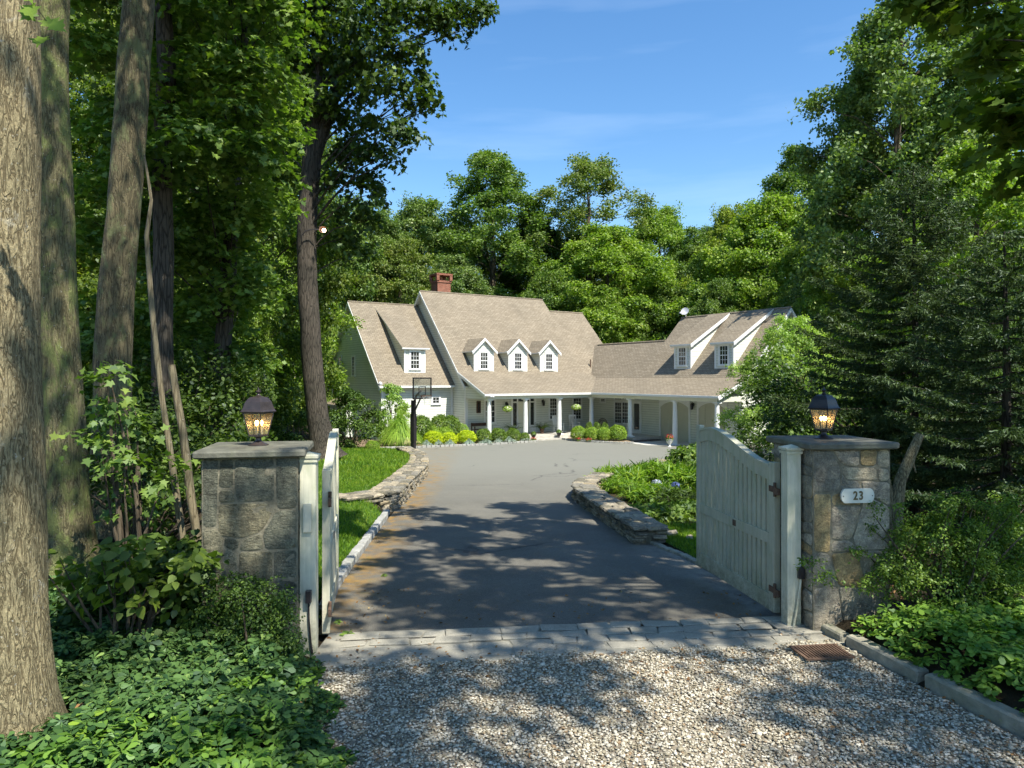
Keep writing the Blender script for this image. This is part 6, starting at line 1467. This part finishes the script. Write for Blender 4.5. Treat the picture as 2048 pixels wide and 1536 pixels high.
# the front trunks: real tall trees whose crowns shade the entrance
def big_tree(name, path, radii, cl, nsp, per, spr, size, shape, barkm, mat, label, seed, group, seg=20, rough=.12, limb=.045, nlimb=40, flare=.6, **k):
    rng = np.random.default_rng(seed); random.seed(seed); b = Vector(path[0])
    loc = [tuple(Vector(p) - b) for p in path]; cl2 = [(c[0] - b.x, c[1] - b.y, c[2] - b.z, *c[3:]) for c in cl]
    mb = wood(None, loc, radii, cl2, rng, None, seg=seg, limb=limb, nlimb=nlimb, rough=rough, flare=flare)
    return finish_tree(name, b, mb, sprays(rng, cl2, nsp, per, spr, size, shape, mat, **k), barkm, label, group)
def blob(rng, n, c, R, r): 
    out = []
    for _ in range(n):
        d = rng.normal(size=3); d /= np.linalg.norm(d); q = rng.random() ** .4; out.append((c[0] + d[0] * R[0] * q, c[1] + d[1] * R[1] * q, c[2] + d[2] * R[2] * q, r * rng.uniform(.7, 1.3), r * rng.uniform(.7, 1.3), r * rng.uniform(.4, .7)))
    return out
r5 = np.random.default_rng(77); GT = 'big trunks at the left of the entrance'
big_tree('front_tree', [(-3.10, 4.22, .1), (-3.11, 4.25, 1.4), (-3.17, 4.3, 3.4), (-3.25, 4.4, 6), (-3.0, 4.2, 11), (-2.5, 3.8, 16)], [.27, .245, .225, .21, .18, .07], blob(r5, 40, (-2.9, 2.6, 13.5), (4.0, 3.2, 3.0), 1.0), 360, 20, .5, .17, 'kite', 'bark_front', 'leaf_canopy', 'nearest tan-barked trunk cut by the left edge of the photo', 201, GT, seg=48, rough=.09, nlimb=26, flare=.55)
big_tree('mossy_tree', [(-5.05, 8.0, .1), (-5.12, 8.0, 2.2), (-5.25, 8.0, 4.4), (-5.35, 8.1, 7.5), (-5.2, 8, 12), (-5, 7.6, 16)], [.25, .205, .19, .18, .14, .05], blob(r5, 44, (-4.8, 7.0, 13.5), (3.8, 3.0, 3.2), 1.0), 340, 20, .5, .17, 'kite', 'bark_mossy', 'leaf_canopy', 'mossy olive-green trunk just behind the nearest one', 202, GT, seg=40, rough=.12, nlimb=26)
big_tree('leaning_tree', [(-5.72, 10, .2), (-5.70, 10, 2.6), (-5.62, 10, 4.2), (-5.42, 10.0, 6.1), (-5.33, 10, 8.2), (-5.0, 10, 12), (-4.8, 10, 16)], [.26, .235, .225, .215, .20, .14, .05], blob(r5, 40, (-5.0, 9.5, 14.0), (4.0, 3.0, 3.2), 1.0), 340, 20, .5, .17, 'kite', 'bark_lichen', 'leaf_canopy', 'lichen-spotted trunk leaning right, third from the left', 203, GT, seg=36, rough=.15, nlimb=26)
big_tree('dark_tree', [(-6.1, 12.3, .2), (-6.15, 12.3, 4), (-6.1, 12.3, 8), (-6.0, 12, 13)], [.20, .17, .15, .05], blob(r5, 22, (-6.2, 12, 12.5), (3, 2.5, 2.5), 1.0), 450, 20, .5, .17, 'kite', 'bark_dark', 'leaf_canopy', 'dark slim trunk half hidden behind the leaning lichen-spotted one', 204, GT, nlimb=16)
# the tall forked tree beside the lawn, its boughs hanging against the sky
def P3(px, py, d, r, rz=.6): p = at(px, py, d); return (p.x, p.y, p.z, r, r, r * rz)
hang = [(690, 60, 23, 1.0), (740, 30, 22, 1.0), (800, 20, 22, .9), (860, 30, 22.5, .8), (915, 18, 23, .6), (955, 25, 23, .45), (700, 120, 23, .9), (760, 100, 22, .9), (820, 110, 22.5, .75), (850, 160, 23, .5), (780, 165, 22, .8), (715, 180, 23, .7), (840, 190, 22, .5), (872, 215, 22, .3), (810, 215, 22.5, .5),
 (690, 240, 24, .6), (740, 255, 23, .7), (790, 262, 22, .6), (835, 280, 22, .35), (700, 300, 24, .7), (750, 310, 23, .7), (800, 320, 22.5, .4), (690, 360, 24, .7), (735, 365, 23.5, .55), (765, 385, 23, .35), (700, 420, 24, .7), (740, 440, 24, .5), (690, 480, 24.5, .6), (715, 510, 25, .5), (930, 60, 23, .35), (900, 50, 23, .45), (970, 10, 23, .35),
 (640, 20, 24, 1.2), (600, 60, 24, 1.2), (560, 120, 24, 1.2), (600, 200, 23.5, 1.0), (650, 120, 24, 1.1), (560, 20, 24, 1.3), (520, 200, 25, 1.2), (545, 290, 25, 1.0), (500, 90, 25, 1.3), (660, 200, 23, .5)]
hang += [(px, -80 - 90 * (i % 3), 23 + i % 3, 1.3) for i, px in enumerate(range(470, 860, 35))]
big_tree('forked_tree', [(-6.35, 24, -.4), (-6.65, 24, 1.0), (-6.9, 24, 3.5), (-7.05, 24, 7.0), (-6.85, 24, 10.5), (-6.6, 24, 13), (-6.2, 24, 18)], [.44, .37, .34, .33, .31, .22, .06], [P3(*h) for h in hang], 2500, 13, .36, .17, 'maple', 'bark_dark', 'leaf_dark', 'tall dark forked tree beside the lawn, boughs hanging against the sky', 205, None, seg=24, rough=.10, limb=.035, nlimb=44, shell=.35, upw=.5, tilt=.6, bottom=.8)
ft = [o for o in COL.objects if o.name.startswith('forked_tree')][0]
mb = MB(); b = Vector((-6.35, 24, -.4)); mb.tube([Vector(p) - b for p in ((-6.95, 24, 9.5), (-6.45, 24, 11.0), (-5.8, 24, 13.0), (-5.4, 23.8, 16))], [.26, .24, .2, .08], 14); mb.build('limb', 'bark_dark', ft, smooth=True)
# maple boughs that hang in front of the left woods
bough = []; rb2 = np.random.default_rng(88)
for _ in range(95):
    px = rb2.uniform(290, 565); py = rb2.uniform(-120, 430) if px > 420 else rb2.uniform(-120, 330); bough.append(P3(px, py, rb2.uniform(11.5, 17), rb2.uniform(.5, .9), .45))
for _ in range(60): bough.append(P3(rb2.uniform(290, 490), rb2.uniform(420, 800), rb2.uniform(14, 19), rb2.uniform(.5, .9), .5))
for _ in range(26): bough.append(P3(rb2.uniform(150, 240), rb2.uniform(-50, 800), rb2.uniform(12, 16), rb2.uniform(.5, .8), .5))
big_tree('maple_tree', [(-6.3, 15, .2), (-6.2, 15, 3), (-5.9, 15, 7), (-5.6, 15, 11)], [.2, .17, .13, .04], bough, 3400, 15, .34, .135, 'maple', 'bark_dark', 'leaf_mid', 'maple whose layered dark boughs hang over the left woods', 206, None, nlimb=70, limb=.02, upw=1.4, tilt=.35, thick=.06, shell=.4, bottom=.6)
# right side: canopy tree that overhangs the entrance, top right boughs, spruce, snag
rc = np.random.default_rng(91)
over = blob(rc, 74, (5.3, 6.1, 10.9), (4.2, 3.8, 1.2), .50) + blob(rc, 34, (5.2, 2.5, 11.2), (3.4, 1.9, .8), .36)
over += [P3(1985, 120, 7.5, .45, .5), P3(2040, 200, 7.2, .5, .5), P3(1960, 230, 7.8, .35, .5), P3(2010, 300, 7.5, .35, .4), P3(2060, 100, 7.5, .6, .5), P3(2080, 330, 7.2, .4, .5), P3(2000, 60, 7.6, .4), P3(1930, 12, 8, .30, .5), P3(1860, 6, 8.5, .30, .4), P3(1800, 0, 8.5, .22, .4), P3(1900, -20, 8.2, .5, .4), P3(2100, 220, 7.0, .6)]
big_tree('overhanging_tree', [(8.6, 4.0, .3), (8.5, 4.1, 3.0), (8.1, 4.3, 7.0), (7.2, 4.5, 11), (6.2, 4.6, 14.5)], [.34, .29, .25, .18, .05], over, 1250, 15, .24, .15, 'maple', 'bark_plain', 'leaf_canopy', 'tree whose dark boughs hang into the upper right corner', 207, None, nlimb=50, upw=1.2, tilt=.4, shell=.35, bottom=.6)
big_tree('roadside_tree', [(4.9, -3.2, 0), (5.0, -3.2, 5), (5.3, -2.8, 10), (5.5, -2.4, 14)], [.3, .25, .18, .05], [q for q in blob(rc, 84, (6.0, -1.2, 12.6), (4.6, 2.9, 1.2), .46) if not (5.5 < q[0] - .427 * (q[2] - 12.6) < 7.3 and -3.4 < q[1] + .52 * (q[2] - 12.6) < -1.1)], 480, 19, .30, .16, 'kite', 'bark_plain', 'leaf_canopy', 'roadside tree behind the viewer that shades the gravel', 208, None, nlimb=14, limb=.016)
big_tree('roadside_tree', [(12.8, -.6, .3), (12.6, -.5, 5), (12, 0, 10), (11.6, .3, 15)], [.28, .24, .16, .05], blob(rc, 12, (11.0, .4, 12.6), (3.0, 3.4, 1.6), .75), 230, 19, .3, .15, 'maple', 'bark_plain', 'leaf_canopy', 'roadside tree right of the viewer that dapples the right pillar', 209, None, nlimb=26, upw=1.2)
# spruce
def spruce(loc, H, L, seed, label, nb=150, droop=.25, mat='leaf_spruce', z0=.5):
    rng = np.random.default_rng(seed); mb = MB(); mb.tube([(0, 0, -.2), (.03, 0, H * .5), (0, .02, H)], [.085, .055, .012], 10); P = []; D = []; N = []; S = []
    for k in range(nb):
        t = (k + rng.random()) / nb; z = z0 + (H - z0) * t; a = k * 2.399 + rng.normal() * .3; l = L * ((1 - t) ** .75) * rng.uniform(.65, 1.1) + .12; dr = droop * (1 - t * .9)
        ca, sa = math.cos(a), math.sin(a); pts = [np.array([ca * l * u, sa * l * u, z - dr * l * u * 1.1 + .25 * l * u * u * (1 + t)]) for u in np.linspace(0, 1, 7)]
        mb.tube(pts, [.016 * (1 - t) + .006] * 3 + [.008, .006, .004, .003], 4, cap=False)
        m = max(5, int(l / .065))
        for q in range(m):
            u = .12 + .88 * (q + rng.random()) / m; p = np.array([ca * l * u, sa * l * u, z - dr * l * u * 1.1 + .25 * l * u * u * (1 + t)])
            for s in (-1, 1):
                tl = (.20 + .38 * l * .3) * (1 - .6 * u) * rng.uniform(.6, 1.2) + .05; d = np.array([ca * .6 - s * sa, sa * .6 + s * ca, -.25 + .1 * rng.normal()]); d /= np.linalg.norm(d)
                c = max(4, int(tl / .015))
                for w in range(c):
                    v = (w + rng.random()) / c; P.append(p + d * tl * v); dd = d + .6 * rng.normal(size=3); dd[2] -= .25; D.append(dd); N.append(rng.normal(size=3)); S.append(rng.uniform(.055, .10))
    e = empty('spruce_tree', loc, 0, label, 'tree'); mb.build('trunk', 'bark_dark', e, smooth=True, uv=False)
    link(bpy.data.objects.new('crown', leaves('crown', np.array(P), np.array(D), np.array(N), np.array(S), 'needle', mat, 0, .1)), e); return e
sx = at(1828, 0, 14).x
spruce((sx, 14, T(sx, 14)), 6.9, 3.4, 301, 'dark drooping spruce with a thin straight trunk behind the right pillar', 140, .34)
spruce((at(2010, 0, 11).x, 11, .1), 4.6, 2.2, 302, 'smaller dark spruce at the right edge behind the evergreen shrub', 80, .3)
leafy('thicket_shrub', (8.3, 15.5, .1), along(30, -2.5, 3.5, -1.5, 2, .1, 2.6, .6, rt), 900, 18, .26, .09, 'oval', 'leaf_dark', 'dark undergrowth beneath the spruce on the right', seed=41, nst=30)
leafy('thicket_shrub', (10.5, 20, .1), along(30, -3.5, 4, -1.5, 2, .1, 3.0, .7, rt), 900, 18, .30, .11, 'oval', 'leaf_mid', 'green undergrowth further back on the right', seed=42, nst=30)
# snag and leaning poles
def snag(name, path, radii, label, cat, mat='bark_dead', extra=None):
    b = Vector(path[0]); e = empty(name, b, 0, label, cat); mb = wood(None, [tuple(Vector(p) - b) for p in path], radii, [], RNG, None, seg=14, rough=.25, nlimb=0)
    if extra:
        for pts, r in extra: mb.tube([Vector(p) - b for p in pts], r, 8)
    mb.build('trunk', mat, e, smooth=True, uv=False); return e
d = 8.6; q = lambda px, py: tuple(at(px, py, d))
snag('dead_snag', [(4.72, d, .05), q(1790, 1020), q(1800, 960), q(1822, 905), q(1838, 868)], [.10, .085, .07, .06, .045], 'broken forked snag leaning behind the right stone pillar', 'dead tree', 'bark_front', [([q(1778, 1060), q(1776, 980), q(1768, 930)], [.07, .055, .03]), ([q(1826, 900), q(1826, 930), q(1832, 945)], [.03, .02, .008])])
d = 7.2
snag('leaning_pole', [(-3.28, d, .12), q(356, 1000), q(326, 800), q(306, 620), q(292, 470), q(300, 400), q(286, 310)], [.036, .034, .031, .027, .022, .016, .01], 'long thin dead stem leaning left, taller of the two poles', 'dead stem')
d = 7.4
snag('weathered_pole', [(-3.22, d, .12), q(384, 1000), q(366, 860), q(345, 730)], [.046, .044, .042, .040], 'shorter grey weathered pole with a cut top beside the thin stem', 'wooden pole')
# floodlight on the forked tree
e = empty('floodlight', at(640, 462, 23.62), 0, 'lit floodlight on a curved arm fixed to the tall forked trunk', 'floodlight')
z0 = e.location; mb = MB(); mb.tube([(-.62, .0, -.45), (-.6, -.12, -.2), (-.45, -.12, -.02), (-.2, -.06, .05), (.02, 0, .03)], .018, 6); mb.build('bracket', 'black_metal', e)
mb = MB(Matrix.Translation((.1, 0, .03)) @ Matrix.Rotation(math.radians(75), 4, 'X')); mb.lathe([(.05, -.16), (.09, -.08), (.115, .06), (.118, .07), (.10, .05)], n=14, cap=False); mb.build('lamp_housing', 'rust', e, smooth=True)
MB(Matrix.Translation((.16, -.09, .0))).ball((0, 0, 0), .062, 10).build('bulb', 'flood_lit', e, smooth=True)
# sprig of maple leaves in front of the nearest trunk
e = empty('maple_sprig', (-2.30, 3.45, 3.62), 0, 'sprig of bright maple leaves hanging before the nearest trunk', 'leaf sprig')
rng = np.random.default_rng(5); P = np.array([at(60, 10, 3.5), at(85, 40, 3.5), at(100, 48, 3.45), at(70, 25, 3.55), at(88, 75, 3.6), at(55, -20, 3.5), at(40, -30, 3.5)]) - np.array(e.location)
link(bpy.data.objects.new('leaves', leaves('leaves', P, np.array([[.3, 0, -1], [1, 0, -.5], [.8, -.2, -.3], [-.6, 0, -.6], [0, 0, -1], [.5, 0, -1], [-.5, 0, -1]]) * 1., np.array([[.2, -1, .6]] * 7) + .2 * rng.normal(size=(7, 3)), np.array([.10, .11, .10, .09, .10, .1, .1]), 'maple', 'leaf_bright')), e)
MB().tube([np.array(at(40, -60, 3.5)) - np.array(e.location), np.array(at(65, 5, 3.5)) - np.array(e.location), np.array(at(95, 45, 3.5)) - np.array(e.location)], [.004, .003, .002], 5).build('twig', 'bark_dark', e)
# weeds at the gate
for i, (x, y, s, lb) in enumerate(((-1.53, 6.55, .12, 'small bright weed growing at the left edge of the stone threshold'), (-1.72, 6.95, .08, 'low weed tuft beneath the left gate leaf'), (-1.62, 8.9, .07, 'tiny weed on the mossy asphalt edge'), (1.9, 3.75, .07, 'small sprout in the gravel near the bottom edge'))):
    C = np.array([[x, y, .03]]); o = whorls('weed', C - C, np.array([0.0]), s * .6, 'leaf_mid', 7, shape='oval'); o.location = (x, y, base(y) + .02); tag(o, lb, 'weed')
